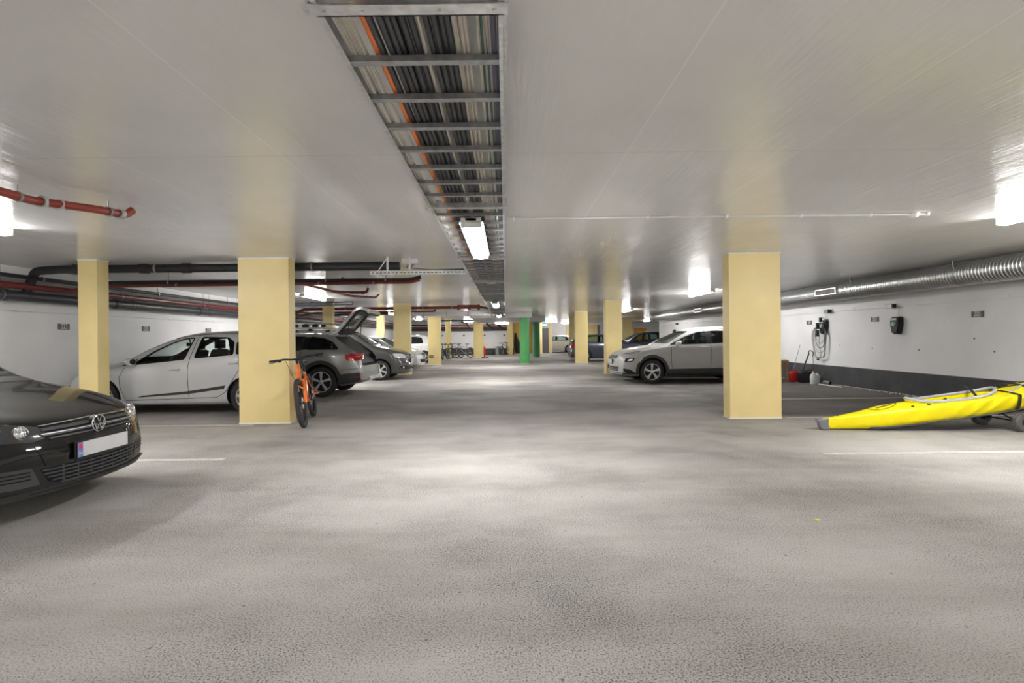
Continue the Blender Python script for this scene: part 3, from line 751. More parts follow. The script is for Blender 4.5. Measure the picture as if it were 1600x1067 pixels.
def cable(x, z, r, mat, label, group, wob=.012, n=46, seed=0):
    rs = random.Random(seed); pts = []; ph = rs.random()*6; ph2 = rs.random()*6; f1 = rs.uniform(.35, 1.2); f2 = rs.uniform(1.3, 2.6)
    for i in range(n):
        y = Y0+.05+(Y1-Y0-.1)*i/(n-1)
        xx = x+wob*(math.sin(f1*y+ph)+.5*math.sin(f2*y+ph2))
        xx = min(max(xx, TX0+r+.006), TX1-r-.006)
        pts.append((xx, y, z+.004*math.sin(2*f1*y+ph2)))
    tag(obj('cable', tube(B(), pts, r, 7), mat), label, 'cable', group)
zb = TZ+.03
sd = 1
for x, r in ((-.583, .006), (-.568, .006), (-.555, .005), (-.536, .005), (-.510, .006)):
    cable(x, zb+r, r, 'cable_w', 'thin beige cable lying along the left edge of the cable tray', 'thin beige cables left in the tray', .017, seed=sd); sd += 1
cable(-.475, zb+.014, .013, 'cable_o', 'thick bright orange cable running through the cable tray', None, .003, seed=40)
for k in range(6): cable(-.448+.026*k, zb+.014, .0135, 'cable_k', 'thick black cable right beside the orange cable', 'black cables beside the orange cable', .004, seed=50+k)
for k in range(3): cable(-.435+.04*k, zb+.034, .0125, 'cable_k', 'thick black cable right beside the orange cable', 'black cables beside the orange cable', .006, seed=57+k)
cable(-.292, zb+.01, .007, 'cable_w', 'single beige cable in the gap between the two black bundles', None, .006, seed=60)
for k in range(4): cable(-.262+.024*k, zb+.014, .0125, 'cable_k', 'thick black cable in the right hand black bundle', 'black cables of the right bundle', .004, seed=70+k)
for k in range(5): cable(-.168+.010*k, zb+.008+.008*(k % 2), .007, 'cable_w', 'beige cable bundled right of the black cables', 'beige bundle right of the black cables', .004, seed=80+k)
for k, mt in enumerate(('cable_w', 'cable_g', 'cable_w', 'cable_w', 'cable_g')):
    cable(-.085+.009*k, zb+.007, .0055, mt, ('beige' if mt == 'cable_w' else 'dark green')+' thin cable near the right edge of the cable tray', 'thin cables right in the tray', .005, seed=90+k)
for k in range(3): cable(-.038+.011*k, zb+.008, .007, 'cable_b', 'blue grey cable along the right rail of the cable tray', 'blue grey cables', .002, seed=100+k)
# domed detector under the tray
t = thing('smoke_detector', 'small clear domed detector under the cable tray', 'detector', (-.27, 10.1, TZ-.07))
b_ = B(); lathe(b_, [(.001, .0), (.05, .008), (.075, .035), (.08, .05)], n=20); obj('dome', b_, 'glass', t)
b_ = B(); lathe(b_, [(.085, .05), (.085, .069), (.001, .069)], n=20); obj('detector_base', b_, 'plastic_w', t)

# ------------------------------------------------------------------ pipes
def pipe(name, label, pts, r, mat, br=.12, clamps=(), collars=(), group=None, cat='pipe', hang=True, n=16, cmat=None):
    P = bend(pts, br) if len(pts) > 2 else [Vector(p) for p in pts]
    o = tag(obj(name, tube(B(), P, r, n), mat), label, cat, group)
    a = Vector(pts[0])
    for (x, y, z, ax) in clamps:
        b_ = B(); lathe(b_, [(r+.001, -.014), (r+.008, -.014), (r+.008, .014), (r+.001, .014)], c=(x, y, z), axis=ax, n=16, closed=True)
        if hang: tube(b_, [(x, y, z+r), (x, y, H-.001)], .005, 6)
        obj('pipe_clamp', b_, 'clamp', o)
    for (x, y, z, ax, ln) in collars:
        b_ = B(); lathe(b_, [(r+.001, -ln/2), (r+.014, -ln/2), (r+.014, ln/2), (r+.001, ln/2)], c=(x, y, z), axis=ax, n=18, closed=True)
        obj('pipe_collar', b_, cmat or mat, o)
    return o
LY = list(range(-4, 41, 3))
pipe('drain_pipe', 'thick dark drain pipe along the left wall, lowest of the three pipes', [(-8.12, -8.9, 2.09), (-8.12, 41.4, 2.09)], .085, 'grey_pipe',
     clamps=[(-8.12, y+.5, 2.09, 'Y') for y in LY], collars=[(-8.12, y+yy, 2.09, 'Y', .09) for y in LY for yy in (0, .55)])
pipe('sprinkler_main', 'dark red sprinkler main along the left wall, middle of the three pipes', [(-8.0, -8.9, 2.245), (-8.0, 41.3, 2.245)], .055, 'red_pipe', clamps=[(-8.0, y, 2.245, 'Y') for y in LY])
pipe('water_pipe', 'thin dark insulated pipe along the left wall, topmost of the three pipes', [(-7.88, -8.9, 2.38), (-7.88, 41.3, 2.38)], .036, 'black_pipe', clamps=[(-7.88, y+1, 2.38, 'Y') for y in LY])
pipe('drain_pipe', 'thick dark drain pipe crossing behind the two nearest yellow columns', [(-8.12, 8.95, 2.12), (-7.86, 8.85, 2.50), (-7.4, 8.8, 2.515), (-1.75, 8.8, 2.515)], .068, 'black_pipe', br=.09,
     clamps=[(x, 8.8, 2.515, 'X') for x in (-7, -5.8, -3.2)], collars=[(x, 8.8, 2.515, 'X', .14) for x in (-7.1, -6.0, -5.3, -4.25)])
pipe('insulated_pipe', 'black insulated pipe crossing above the silver hatchback', [(-7.6, 9.75, 2.39), (-1.75, 9.75, 2.39), (-1.55, 9.75, 2.44)], .038, 'black_pipe', clamps=[(x, 9.75, 2.39, 'X') for x in (-6.2, -4.6, -3.3, -2.2)])
pipe('sprinkler_pipe', 'dark red sprinkler pipe crossing above the silver hatchback under a black pipe', [(-8.0, 9.66, 2.245), (-7.5, 9.66, 2.315), (-1.72, 9.66, 2.335), (-1.56, 9.66, 2.38)], .026, 'red_pipe', clamps=[(x, 9.66, 2.33, 'X') for x in (-6.0, -3.4, -2.4)], hang=False)
# bright red branch at the upper left
pipe('sprinkler_pipe', 'bright red sprinkler pipe under the ceiling at the upper left edge', [(-4.02, -3, 2.50), (-3.98, 4.45, 2.50), (-3.68, 4.78, 2.50), (-3.58, 5.0, 2.50), (-3.56, 5.06, 2.56)], .036, 'red_pipe2', br=.06,
     clamps=[(-3.985, 4.33, 2.5, 'Y'), (-3.64, 4.86, 2.5, 'Y'), (-4.0, 2.5, 2.5, 'Y')], collars=[(-3.93, 4.5, 2.5, 'Y', .04), (-3.86, 4.6, 2.5, 'Y', .05), (-3.6, 4.95, 2.5, 'Y', .05)], cmat='galv')
pipe('sprinkler_pipe', 'red sprinkler pipe running down the bay ceiling behind the wide left column', [(-4.1, 9.7, 2.44), (-4.1, 14.1, 2.46), (-3.6, 14.7, 2.46), (-3.57, 14.9, 2.56)], .03, 'red_pipe', br=.08,
     clamps=[(-4.1, 11.2, 2.45, 'Y'), (-3.78, 14.45, 2.46, 'Y')])
pipe('sprinkler_branch', 'short red branch pipe with valve, nearer of the two behind the wide left column', [(-4.1, 10.3, 2.45), (-3.8, 10.75, 2.46), (-3.35, 10.8, 2.46), (-3.3, 10.8, 2.57)], .032, 'red_pipe', br=.05, clamps=[(-3.6, 10.78, 2.46, 'X')], collars=[(-3.45, 10.8, 2.46, 'X', .05)])
pipe('sprinkler_branch', 'short red branch pipe with valve, further of the two behind the wide left column', [(-4.1, 12.5, 2.45), (-3.8, 13.0, 2.46), (-3.42, 13.05, 2.46), (-3.38, 13.05, 2.57)], .032, 'red_pipe', br=.05, collars=[(-3.5, 13.05, 2.46, 'X', .05)])
pp = pipe('sprinkler_pipe', 'long dark red pipe crossing to the cable tray behind the second left column', [(-8.0, 19.9, 2.25), (-7.6, 19.9, 2.45), (-.85, 19.9, 2.47)], .055, 'red_pipe', clamps=[(x, 19.9, 2.46, 'X') for x in (-6, -3.1, -2)])
b_ = B()
for x in (-1.75, -1.35, -1.0): lathe(b_, [(.06, -.05), (.1, -.05), (.1, .05), (.06, .05)], c=(x, 19.9, 2.47), axis='X', n=14, closed=True)
tube(b_, [(-1.75, 19.86, 2.5), (-1.0, 19.86, 2.5)], .06, 10)
obj('valve_body', b_, 'red_pipe', pp)
obj('valve_joint', tube(B(), [(-.9, 19.9, 2.47), (-.55, 19.9, 2.42)], .045, 10), 'grey_pipe', pp)
pipe('sprinkler_pipe', 'thinner red pipe below the long red crossing pipe', [(-8.0, 20.6, 2.25), (-7.4, 20.6, 2.36), (-2.75, 20.6, 2.37), (-2.7, 20.6, 2.45)], .035, 'red_pipe', clamps=[(-5, 20.6, 2.36, 'X')])
pipe('drain_pipe', 'dark drain pipe crossing to the left wall beyond the second column row', [(-8.12, 17.0, 2.1), (-7.8, 17, 2.42), (-4.9, 17, 2.47)], .06, 'grey_pipe', collars=[(-7.3, 17, 2.43, 'X', .12), (-6.2, 17, 2.45, 'X', .12)], clamps=[(-5.5, 17, 2.46, 'X')])
pipe('drain_pipe', 'dark drain pipe above the white car behind the tailgate', [(-8.12, 23.5, 2.1), (-7.8, 23.5, 2.4), (-5.2, 23.5, 2.44)], .06, 'grey_pipe', collars=[(-6.6, 23.5, 2.42, 'X', .12)])
# back wall pipes
pipe('drain_pipe', 'thick dark pipe along the back wall above the barrel', [(-8.1, 41.2, 2.0), (.1, 41.2, 1.98)], .1, 'grey_pipe', collars=[(x, 41.2, 1.99, 'X', .12) for x in (-6, -4, -2, -.9)])
pipe('sprinkler_main', 'red pipe along the back wall above the thick dark pipe', [(-8.0, 41.15, 2.17), (-.9, 41.15, 2.15), (.1, 41.15, 2.1)], .055, 'red_pipe2', clamps=[(x, 41.15, 2.16, 'X') for x in (-5, -3.6, -2)], hang=False)
pipe('water_pipe', 'thin dark pipe high along the back wall', [(-7.9, 41.1, 2.36), (.1, 41.1, 2.34)], .04, 'black_pipe')
pipe('drain_pipe', 'dark pipe hanging below the ceiling behind the bicycles', [(-4.2, 33.2, 2.42), (-2.0, 33.2, 2.42)], .05, 'grey_pipe', clamps=[(-3.6, 33.2, 2.42, 'X'), (-2.9, 33.2, 2.42, 'X')])
for x, lab in ((-1.35, 'left of two slanting pipe ends above the back wall'), (-.55, 'right of two slanting pipe ends above the back wall')):
    pipe('pipe_elbow', lab, [(x-.1, 40.6, 2.58), (x-.05, 40.7, 2.35), (x+.25, 41.1, 2.05)], .09, 'grey_pipe', br=.1)
pipe('pipe_elbow', 'dark pipe elbow dropping to the red pipe behind the bicycles', [(-3.4, 40.6, 2.56), (-3.0, 40.6, 2.5), (-2.95, 40.9, 2.3), (-2.8, 41.05, 2.15)], .06, 'grey_pipe', br=.1)
# flat ventilation duct
o = tag(obj('ventilation_duct', bx(-3.75, -.7, 24.3, 24.8, 2.34, 2.54), 'grey_beam', bevel=.004), 'flat grey ventilation duct crossing above the bicycles', 'duct')
for x in (-3.74, -2.7, -1.7): obj('duct_flange', bx(x-.015, x+.015, 24.28, 24.82, 2.32, 2.56), 'galvd', o)
obj('duct_end', bx(-4.2, -3.755, 24.35, 24.75, 2.36, 2.52), 'galv', o)
# perforated side channel with its junction box
t = thing('support_channel', 'perforated steel channel reaching from the left to the cable tray', 'bracket', (0, 0, 0))
b_ = B(); prism(b_, [(8.30, 2.315), (8.345, 2.315), (8.345, 2.32), (8.305, 2.32), (8.305, 2.365), (8.345, 2.365), (8.345, 2.37), (8.30, 2.37)], 'X', -2.12, -.61)
obj('channel', b_, 'galv', t, smooth=0)
b_ = B()
for i in range(24): box(b_, -2.09+.062*i, -2.09+.062*i+.04, 8.297, 8.3005, 2.337, 2.348)
obj('slot', b_, 'dark', t, smooth=0)
for x in (-1.85, -1.5): 
    b_ = B(); box(b_, x-.015, x+.015, 8.32, 8.35, 2.37, H-.001); obj('drop_bracket', b_, 'galv', t, smooth=0)
obj('brace', tube(B(), [(-2.0, 8.33, 2.37), (-1.87, 8.33, 2.56)], .009, 6), 'galv', t)
b_ = B(); box(b_, -1.66, -1.40, 8.5, 8.72, 2.51, 2.599); o = tag(obj('junction_box', b_, 'plastic_w', bevel=.008), 'small white junction box on the ceiling above the perforated channel', 'junction box')
for i in range(4): obj('box_cable', tube(B(), bend([(-1.6+.04*i, 8.6, 2.51), (-1.62+.03*i, 8.5, 2.44), (-1.3+.05*i, 8.35, 2.39), (-.65, 8.34, 2.378+.006*i)], .06), .007, 6), 'cable_k' if i else 'cable_w', o)
# spiral duct on the right
t = thing('spiral_duct', 'large round spiral steel ventilation duct along the right wall', 'duct', (0, 0, 0))
DXc, DZc, DR = 8.17, 2.355, .205
b_ = B(); prof = [(DR, -8.9), (DR, 4.0)]; y = 4.0
while y < 28.9:
    prof += [(DR, y), (DR+.008, y+.007), (DR+.008, y+.014), (DR, y+.021)]; y += .066
prof.append((DR, 29.0)); lathe(b_, prof, c=(DXc, 0, DZc), axis='Y', n=40); obj('duct_body', b_, 'duct', t, smooth=20)
for y in (6.4, 9.4, 12.2, 15.3, 18.0, 21, 24, 27):
    b_ = B(); lathe(b_, [(DR, -.012), (DR+.008, -.012), (DR+.008, .012), (DR, .012)], c=(DXc, y, DZc), axis='Y', n=40, closed=True); tube(b_, [(DXc-.19, y, DZc+.07), (DXc-.215, y, H-.001)], .008, 6)
    obj('duct_hanger', b_, 'galvd', t)
for y in (13.1, 21.8):
    b_ = B(); box(b_, DXc-DR-.045, DXc-DR+.06, y-.42, y+.42, DZc-.075, DZc+.075); g_ = obj('vent_grille', b_, 'galv', t)
    b_ = B(); box(b_, DXc-DR-.047, DXc-DR-.04, y-.39, y+.39, DZc-.058, DZc+.058); obj('grille_opening', b_, 'plastic_d', g_)
    b_ = B(); [box(b_, DXc-DR-.049, DXc-DR-.046, y-.39+.06*i, y-.37+.06*i, DZc-.058, DZc+.058) for i in range(13)]; obj('grille_bars', b_, 'plastic_k', g_)

# conduits
def conduit(label, x, z, y0, y1, s, boxes=()):
    b_ = B(); box(b_, min(x+s*.002, x+s*.03), max(x+s*.002, x+s*.042), y0, y1, z-.022, z+.022)
    o = tag(obj('cable_conduit', b_, 'wall', smooth=0), label, 'conduit')
    for y in range(int(y0)+1, int(y1)): 
        if y % 2: obj('conduit_clip', bx(min(x+s*.002, x+s*.036), max(x+s*.002, x+s*.036), y-.012, y+.012, z-.03, z+.03), 'trimw', o, smooth=0)
    return o
conduit('white cable conduit along the left wall above the bay signs', XL, 1.865, -8, 41, 1)
conduit('white cable conduit along the right wall above the bay signs', XR, 1.92, -8, 29, -1)
o = tag(obj('ceiling_conduit', tube(B(), [(.03, 5.7, 2.585), (4.1, 5.7, 2.585), (4.33, 5.7, 2.585)], .009, 8), 'plastic_w'), 'thin conduit across the ceiling from the tray to the right', 'conduit')
for x in (.1, 1.55, 2.4, 3.2, 3.95): obj('conduit_clip', bx(x-.01, x+.01, 5.68, 5.72, 2.57, 2.599), 'trimw', o)
t = thing('motion_sensor', 'small white sensor on the ceiling at the end of the thin conduit', 'sensor', (4.42, 5.7, 2.599))
b_ = B(); lathe(b_, [(.001, -.05), (.03, -.045), (.045, -.025), (.05, 0)], n=20); obj('sensor_head', b_, 'plastic_w', t)
obj('sensor_arm', tube(B(), [(-.09, 0, -.014), (.14, 0, -.014)], .012, 8), 'plastic_w', t); b_ = B(); lathe(b_, [(.02, -.03), (.024, 0)], c=(.14, 0, 0), n=12); obj('cable_gland', b_, 'plastic_w', t)

# ------------------------------------------------------------------ bay signs
def sign(num, side, y, z, lab, sz=(.25, .11)):
    if side == 'back':
        o = tag(obj('bay_sign', bx(y-sz[0]/2, y+sz[0]/2, YB-.012, YB-.001, z-sz[1]/2, z+sz[1]/2), 'sign', smooth=0), lab, 'sign'); rot = (PI/2, 0, 0); loc = (y, YB-.013, z)
    else:
        s = 1 if side == 'l' else -1; x = XL if s > 0 else XR
        o = tag(obj('bay_sign', bx(min(x+s*.001, x+s*.012), max(x+s*.001, x+s*.012), y-sz[0]/2, y+sz[0]/2, z-sz[1]/2, z+sz[1]/2), 'sign', smooth=0), lab, 'sign')
        rot = (PI/2, 0, PI/2 if s > 0 else -PI/2); loc = (x+s*.013, y, z)
    if num:
        t = text('digits', num, .135, 'signtext', loc, rot, o, .001); t.scale = (.72, 1, 1)
    return o
sign('223', 'l', 9.93, 1.60, 'dark bay sign numbered 223 on the left wall')
sign('221', 'l', 12.2, 1.60, 'dark bay sign numbered 221 on the left wall above the silver hatchback')
sign('219', 'l', 14.75, 1.60, 'dark bay sign 219 just above the roof of the silver hatchback')
sign('205', 'r', 9.62, 1.645, 'dark bay sign numbered 205 on the right wall')
sign('207', 'r', 12.3, 1.645, 'dark bay sign numbered 207 left of the wall charger')
sign('209', 'r', 14.95, 1.645, 'dark bay sign numbered 209 beside the charger hung with cables')
for x, lab in ((-4.95, 'small dark sign on the back wall left of the bicycles'), (-3.28, 'small dark sign on the back wall above the bicycles'), (-1.65, 'small dark sign on the back wall right of the column by the bollard'), (-.1, 'small dark sign on the back wall left of the narrow column')):
    sign('', 'back', x, 1.53, lab, (.14, .1))
o = tag(obj('exit_sign', bx(3.05, 3.45, 44.0, 44.05, 2.24, 2.42), 'white', smooth=0), 'small lit exit sign above the grey door', 'sign'); obj('sign_bracket', bx(3.22, 3.28, 44.0, 44.05, 2.42, 2.599), 'white', o)
obj('sign_pictogram', bx(3.09, 3.41, 43.995, 44.0, 2.27, 2.39), 'exitg', o)

# ------------------------------------------------------------------ cars
GOLF = dict(L=4.2, W=1.786, r=.316, axles=(.88, 3.45), paint='p_black', bowf=.30, bowr=.18, cowl=1.15, tumble=.42, rim=(5, 'v'), cabin=(1.25, 3.9),
    top=[(0, .50), (.02, .58), (.05, .67), (.10, .725), (.2, .765), (.45, .83), (.75, .89), (1.05, .94), (1.2, .985), (1.6, 1.22), (2.0, 1.40), (2.35, 1.47), (2.9, 1.48), (3.5, 1.43), (3.85, 1.30), (4.05, 1.05), (4.15, .85), (4.2, .6)],
    sh=[(0, .43), (.05, .58), (.14, .665), (.4, .76), (.8, .85), (1.2, .91), (2.5, .95), (3.8, .98), (4.05, .9), (4.2, .5)],
    low=[(0, .23), (.1, .19), (.5, .18), (3.7, .18), (4.1, .25), (4.2, .32)], wid=[(0, .86), (.1, .90), (.3, .955), (.6, .985), (1.2, 1), (3.4, 1), (4.0, .95), (4.2, .86)],
    win=[[(1.62, 1.0), (2.45, 1.02), (2.45, 1.37), (2.1, 1.33), (1.85, 1.21)], [(2.55, 1.02), (3.4, 1.05), (3.3, 1.31), (3.0, 1.37), (2.55, 1.38)]],
    ws=[(-.64, 1.03), (.64, 1.03), (.53, 1.39), (-.53, 1.39)], wsx=2.3, rw=[(-.5, 1.05), (.5, 1.05), (.45, 1.32), (-.45, 1.32)], rwx=3.5,
    seats=(2.15, 3.1), dash=1.3, dashz=.93, rvm=1.95, mirrorpos=(1.92, 1.0), handles=[(2.25, .84), (3.2, .87)], seams=[[(1.45, .9), (1.4, .6), (1.45, .3)], [(2.5, 1.0), (2.48, .3)], [(3.35, 1.0), (3.25, .6), (3.0, .3)]],
    mirror=('headlight', 'headlamp_lens', 'fog_grille', 'fog_slats'),
    decals=[
      ('grille', 'F', [(-.46, .645), (-.41, .70), (-.2, .708), (0, .71), (.2, .708), (.41, .70), (.46, .645), (.40, .59), (0, .585), (-.40, .59)], 'dark', .002, .01),
      ('grille_slat', 'F', strip([(-.43, .672), (0, .679), (.43, .672)], .020), 'plastic_d', .018, .02), ('grille_slat', 'F', strip([(-.44, .638), (0, .644), (.44, .638)], .020), 'plastic_d', .022, .02), ('grille_slat', 'F', strip([(-.40, .608), (0, .611), (.40, .608)], .010), 'plastic_d', .016, .02),
      ('grille_trim', 'F', strip([(-.43, .700), (0, .712), (.43, .700)], .006), 'chrome', .006, .008), ('grille_trim', 'F', strip([(-.45, .643), (0, .648), (.45, .643)], .005), 'alloy_d', .024, .01),
      ('headlight', 'F', [(.405, .645), (.44, .695), (.56, .732), (.70, .757), (.79, .755), (.82, .70), (.79, .645), (.68, .615), (.50, .595), (.43, .61)], 'lens_d', .005, .012, .02),
      ('bumper_panel', 'F', [(-.50, .565), (0, .575), (.50, .565), (.44, .415), (-.44, .415)], 'p_black', .007, .012),
      ('lower_grille', 'F', [(-.47, .40), (.47, .40), (.42, .30), (.34, .27), (-.34, .27), (-.42, .30)], 'dark', .002, .01),
      ('grille_bars', 'F', strip([(-.46, .385), (.46, .385)], .010)+strip([(-.45, .358), (.45, .358)], .010)+strip([(-.43, .331), (.43, .331)], .010)+strip([(-.40, .304), (.40, .304)], .010)+strip([(-.35, .278), (.35, .278)], .010)+sum([strip([(y, .40), (y, .275)], .008) for y in (-.33, -.22, -.11, 0, .11, .22, .33)], []), 'plastic_d', .014, .012),
      ('fog_grille', 'F', [(.52, .415), (.82, .43), (.84, .35), (.80, .31), (.62, .285), (.47, .29)], 'plastic_d', .003, .01),
      ('fog_slats', 'F', strip([(.53, .39), (.78, .395)], .008)+strip([(.53, .365), (.78, .37)], .008)+strip([(.53, .34), (.78, .345)], .008), 'dark', .008, .008),
      ('front_lip', 'F', [(-.84, .255), (.84, .255), (.84, .205), (-.84, .205)], 'plastic_d', .022, .04),
      ('bonnet_seam', 'T', strip([(.10, .42), (.17, .56), (.40, .66), (.75, .70), (1.15, .72)], .008)+strip([(.10, -.42), (.17, -.56), (.40, -.66), (.75, -.70), (1.15, -.72)], .008), 'dark', .001, .003, .05),
      ('cowl_panel', 'T', [(1.13, -.66), (1.13, .66), (1.24, .64), (1.24, -.64)], 'plastic_k', .004, .01, .06),
    ])
golf, gb, _ = make_car('hatchback_car', 'black hatchback with its blank number plate at the lower left corner of the frame', GOLF, -3.25, 4.24, 1)
plate(golf, gb, 0, .488, 'F')
hx = gb.ray_cast(*VIEWS['F'](0, .655))[0].x
badge_ring(golf, (hx-.022, 0, .655), .070)
for y_, z_, r_ in ((.545, .668, .050), (.665, .682, .047), (-.545, .668, .050), (-.665, .682, .047)):
    hit, nrm = gb.ray_cast(*VIEWS['F'](y_, z_))[:2]
    d_ = (nrm + Vector((-1.2, 0, 0))).normalized() if nrm.x < 0 else (-nrm + Vector((-1.2, 0, 0))).normalized()
    q_ = Vector((0, 0, 1)).rotation_difference(d_)
    b_ = B(); lathe(b_, [(r_, -.02), (r_, .012), (r_*.93, .016), (r_*.86, .012), (r_*.82, .004)], n=30); o = obj('headlamp_ring', b_, 'chrome', golf); o.location = hit; o.rotation_mode = 'QUATERNION'; o.rotation_quaternion = q_
    b_ = B(); lathe(b_, [(r_*.82, -.01), (r_*.8, .005), (r_*.6, .014), (r_*.3, .02), (.001, .022)], n=24); o2 = obj('headlamp_bulb', b_, 'chrome', o)
    b_ = B(); [cbox(b_, (0, k*r_*.4, .017-.004*abs(k)), (r_*(1.4-.3*abs(k)), .004, .008)) for k in (-1, 0, 1)]; obj('lens_ribs', b_, 'alloy_d', o)

KIA = dict(L=3.98, W=1.72, r=.31, axles=(.85, 3.43), paint='p_silver', bowf=.28, bowr=.32, cowl=1.05, tumble=.42, rim=(7, 'fat'), frac=.70, cabin=(1.15, 3.72), glass='glass', handlemat='alloy',
    top=[(0, .5), (.05, .62), (.12, .72), (.3, .80), (.7, .88), (1.0, .935), (1.12, .965), (1.4, 1.12), (1.69, 1.265), (2.14, 1.425), (2.5, 1.475), (3.0, 1.49), (3.35, 1.45), (3.6, 1.33), (3.82, 1.03), (3.93, .8), (3.98, .55)],
    sh=[(0, .42), (.1, .6), (.3, .70), (.8, .80), (1.2, .85), (1.5, .875), (2.4, .965), (3.3, 1.04), (3.7, 1.03), (3.93, .75), (3.98, .5)],
    low=[(0, .22), (.5, .17), (3.6, .17), (3.98, .3)], wid=[(0, .84), (.1, .89), (.3, .95), (.6, .985), (1.2, 1), (3.3, 1), (3.8, .93), (3.98, .82)],
    win=[[(1.38, .895), (2.31, .985), (2.38, 1.36), (2.20, 1.345), (1.98, 1.265), (1.70, 1.125)], [(2.49, 1.005), (3.17, 1.06), (3.13, 1.27), (3.0, 1.355), (2.52, 1.37)], [(3.23, 1.065), (3.50, 1.10), (3.24, 1.27), (3.19, 1.27)]],
    ws=[(-.62, 1.0), (.62, 1.0), (.54, 1.37), (-.54, 1.37)], wsx=2.3, rw=[(-.5, 1.1), (.5, 1.1), (.45, 1.34), (-.45, 1.34)], rwx=3.45,
    seats=(2.1, 3.05), dash=1.25, dashz=.90, rvm=1.95, mirrorpos=(1.42, .92), mirrormat='p_silver', handles=[(2.17, .80), (3.2, .90)],
    seams=[[(1.27, .84), (1.19, .68), (1.21, .48), (1.30, .27), (2.9, .31), (3.05, .40), (3.30, .80), (3.27, 1.05)], [(2.45, 1.41), (2.41, 1.0), (2.39, .78), (2.41, .3)]],
    decals=[('side_moulding', 'AB', [(1.5, .325), (1.6, .355), (2.4, .425), (3.05, .52), (3.03, .46), (2.4, .375), (1.6, .325)], 'plastic_d', .006, .014),
            ('quarter_trim', 'AB', [(1.16, .87), (1.42, .895), (1.44, 1.0)], 'plastic_k', .004, .01),
            ('headlight', 'AB', [(.15, .66), (.2, .72), (.55, .83), (.60, .80), (.4, .70)], 'lens', .004, .01), ('side_indicator', 'AB', [(.98, .70), (1.02, .72), (1.07, .71), (1.02, .69)], 'lens', .006, .01),
            ('sill_crease', 'AB', strip([(1.15, .215), (2.95, .235)], .012), 'p_silver', .010, .02), ('roof_gutter', 'T', strip([(1.9, -.535), (3.5, -.54)], .012), 'dark', .001, .004, .06), ('tail_light', 'AB', [(3.65, .98), (3.78, 1.0), (3.93, .8), (3.75, .78)], 'redlens', .004, .01)])
kia, _, _ = make_car('hatchback_car', 'silver five-door hatchback with black side moulding behind the yellow columns', KIA, -7.98, 10.13, -1)

AUDI = dict(L=4.72, W=1.84, r=.345, axles=(.87, 3.68), paint='p_grey', bowf=.3, bowr=.20, cowl=1.2, tumble=.42, rim=(5, 'fat'), rimmat='alloy', frac=.70, cabin=(1.35, 4.52), clad=.085, glass='glass_d', tuck=.045,
    top=[(0, .5), (.06, .65), (.2, .76), (.6, .86), (1.1, .93), (1.25, .965), (1.7, 1.2), (2.1, 1.38), (2.5, 1.455), (3.2, 1.475), (3.75, 1.455), (4.0, 1.40), (4.25, 1.22), (4.45, 1.06), (4.58, .98), (4.66, .86), (4.70, .7), (4.72, .55)],
    sh=[(0, .42), (.1, .6), (.3, .72), (.8, .84), (1.3, .93), (2.5, 1.0), (3.6, 1.04), (4.2, 1.03), (4.5, .96), (4.66, .74), (4.72, .48)],
    low=[(0, .26), (.5, .22), (3.9, .24), (4.5, .28), (4.72, .36)], wid=[(0, .84), (.1, .89), (.3, .95), (.6, .985), (1.2, 1), (3.9, 1), (4.4, .96), (4.72, .88)],
    win=[[(1.5, 1.01), (2.28, 1.04), (2.32, 1.375), (2.05, 1.31), (1.78, 1.18)], [(2.38, 1.045), (3.24, 1.08), (3.28, 1.37), (2.45, 1.385)], [(3.34, 1.085), (4.07, 1.085), (3.92, 1.24), (3.70, 1.33), (3.4, 1.37)]],
    ws=[(-.62, 1.0), (.62, 1.0), (.54, 1.37), (-.54, 1.37)], wsx=2.3, rwx=3.5, seats=(2.2, 3.15), dash=1.4, dashz=.93, rvm=1.95, mirrorpos=(1.62, 1.0), handles=[(2.3, .9), (3.2, .94)],
    cuts=lambda: [prism(B(), [(3.93, 1.7), (3.93, 1.375), (4.40, .98), (4.52, .74), (4.60, .70), (5.2, .70), (5.2, 1.7)], 'Y', -.70, .70)],
    seams=[[(3.22, 1.05), (3.30, .75), (3.05, .45), (2.5, .32)], [(2.35, 1.0), (2.33, .35)], [(4.15, .61), (4.40, .63), (4.66, .67)]],
    decals=[('tail_light', 'AB', [(4.23, .955), (4.24, .87), (4.29, .82), (4.50, .815), (4.58, .86), (4.55, .975), (4.38, .98)], 'redlens', .005, .012, .02),
            ('tail_light_bar', 'AB', [(4.42, .90), (4.56, .905), (4.56, .925), (4.42, .92)], 'chrome', .008, .01),
            ('bumper_cladding', 'AB', [(4.09, .50), (4.25, .53), (4.80, .56), (4.80, .30), (4.05, .26)], 'plastic_d', .006, .012), ('bumper_cladding', 'R', [(-.75, .55), (.75, .55), (.78, .38), (-.78, .38)], 'p_grey', .006, .012),
            ('skid_plate', 'R', [(-.55, .44), (.55, .44), (.45, .37), (-.45, .37)], 'alloy', .03, .04), ('bumper_reflector', 'AB', [(4.44, .455), (4.62, .47), (4.62, .445), (4.44, .43)], 'redlens', .010, .01),
            ('sill_cladding', 'AB', [(1.27, .34), (3.28, .36), (3.28, .23), (1.27, .23)], 'plastic_d', .008, .015),
            ('pillar_trim', 'AB', [(3.25, 1.08), (3.35, 1.085), (3.40, 1.365), (3.29, 1.37)], 'dark', .003, .008)])
audi, ab, AS = make_car('estate_car', 'grey metallic estate car with raised tailgate and roof rack', AUDI, -7.88, 12.87, -1)
for s in (-1, 1): obj('roof_rail', tube(B(), bend([(1.95, s*.60, 1.40), (2.1, s*.60, 1.475), (3.6, s*.60, 1.49), (3.85, s*.60, 1.42)], .1), .013, 8), 'alloy', audi)
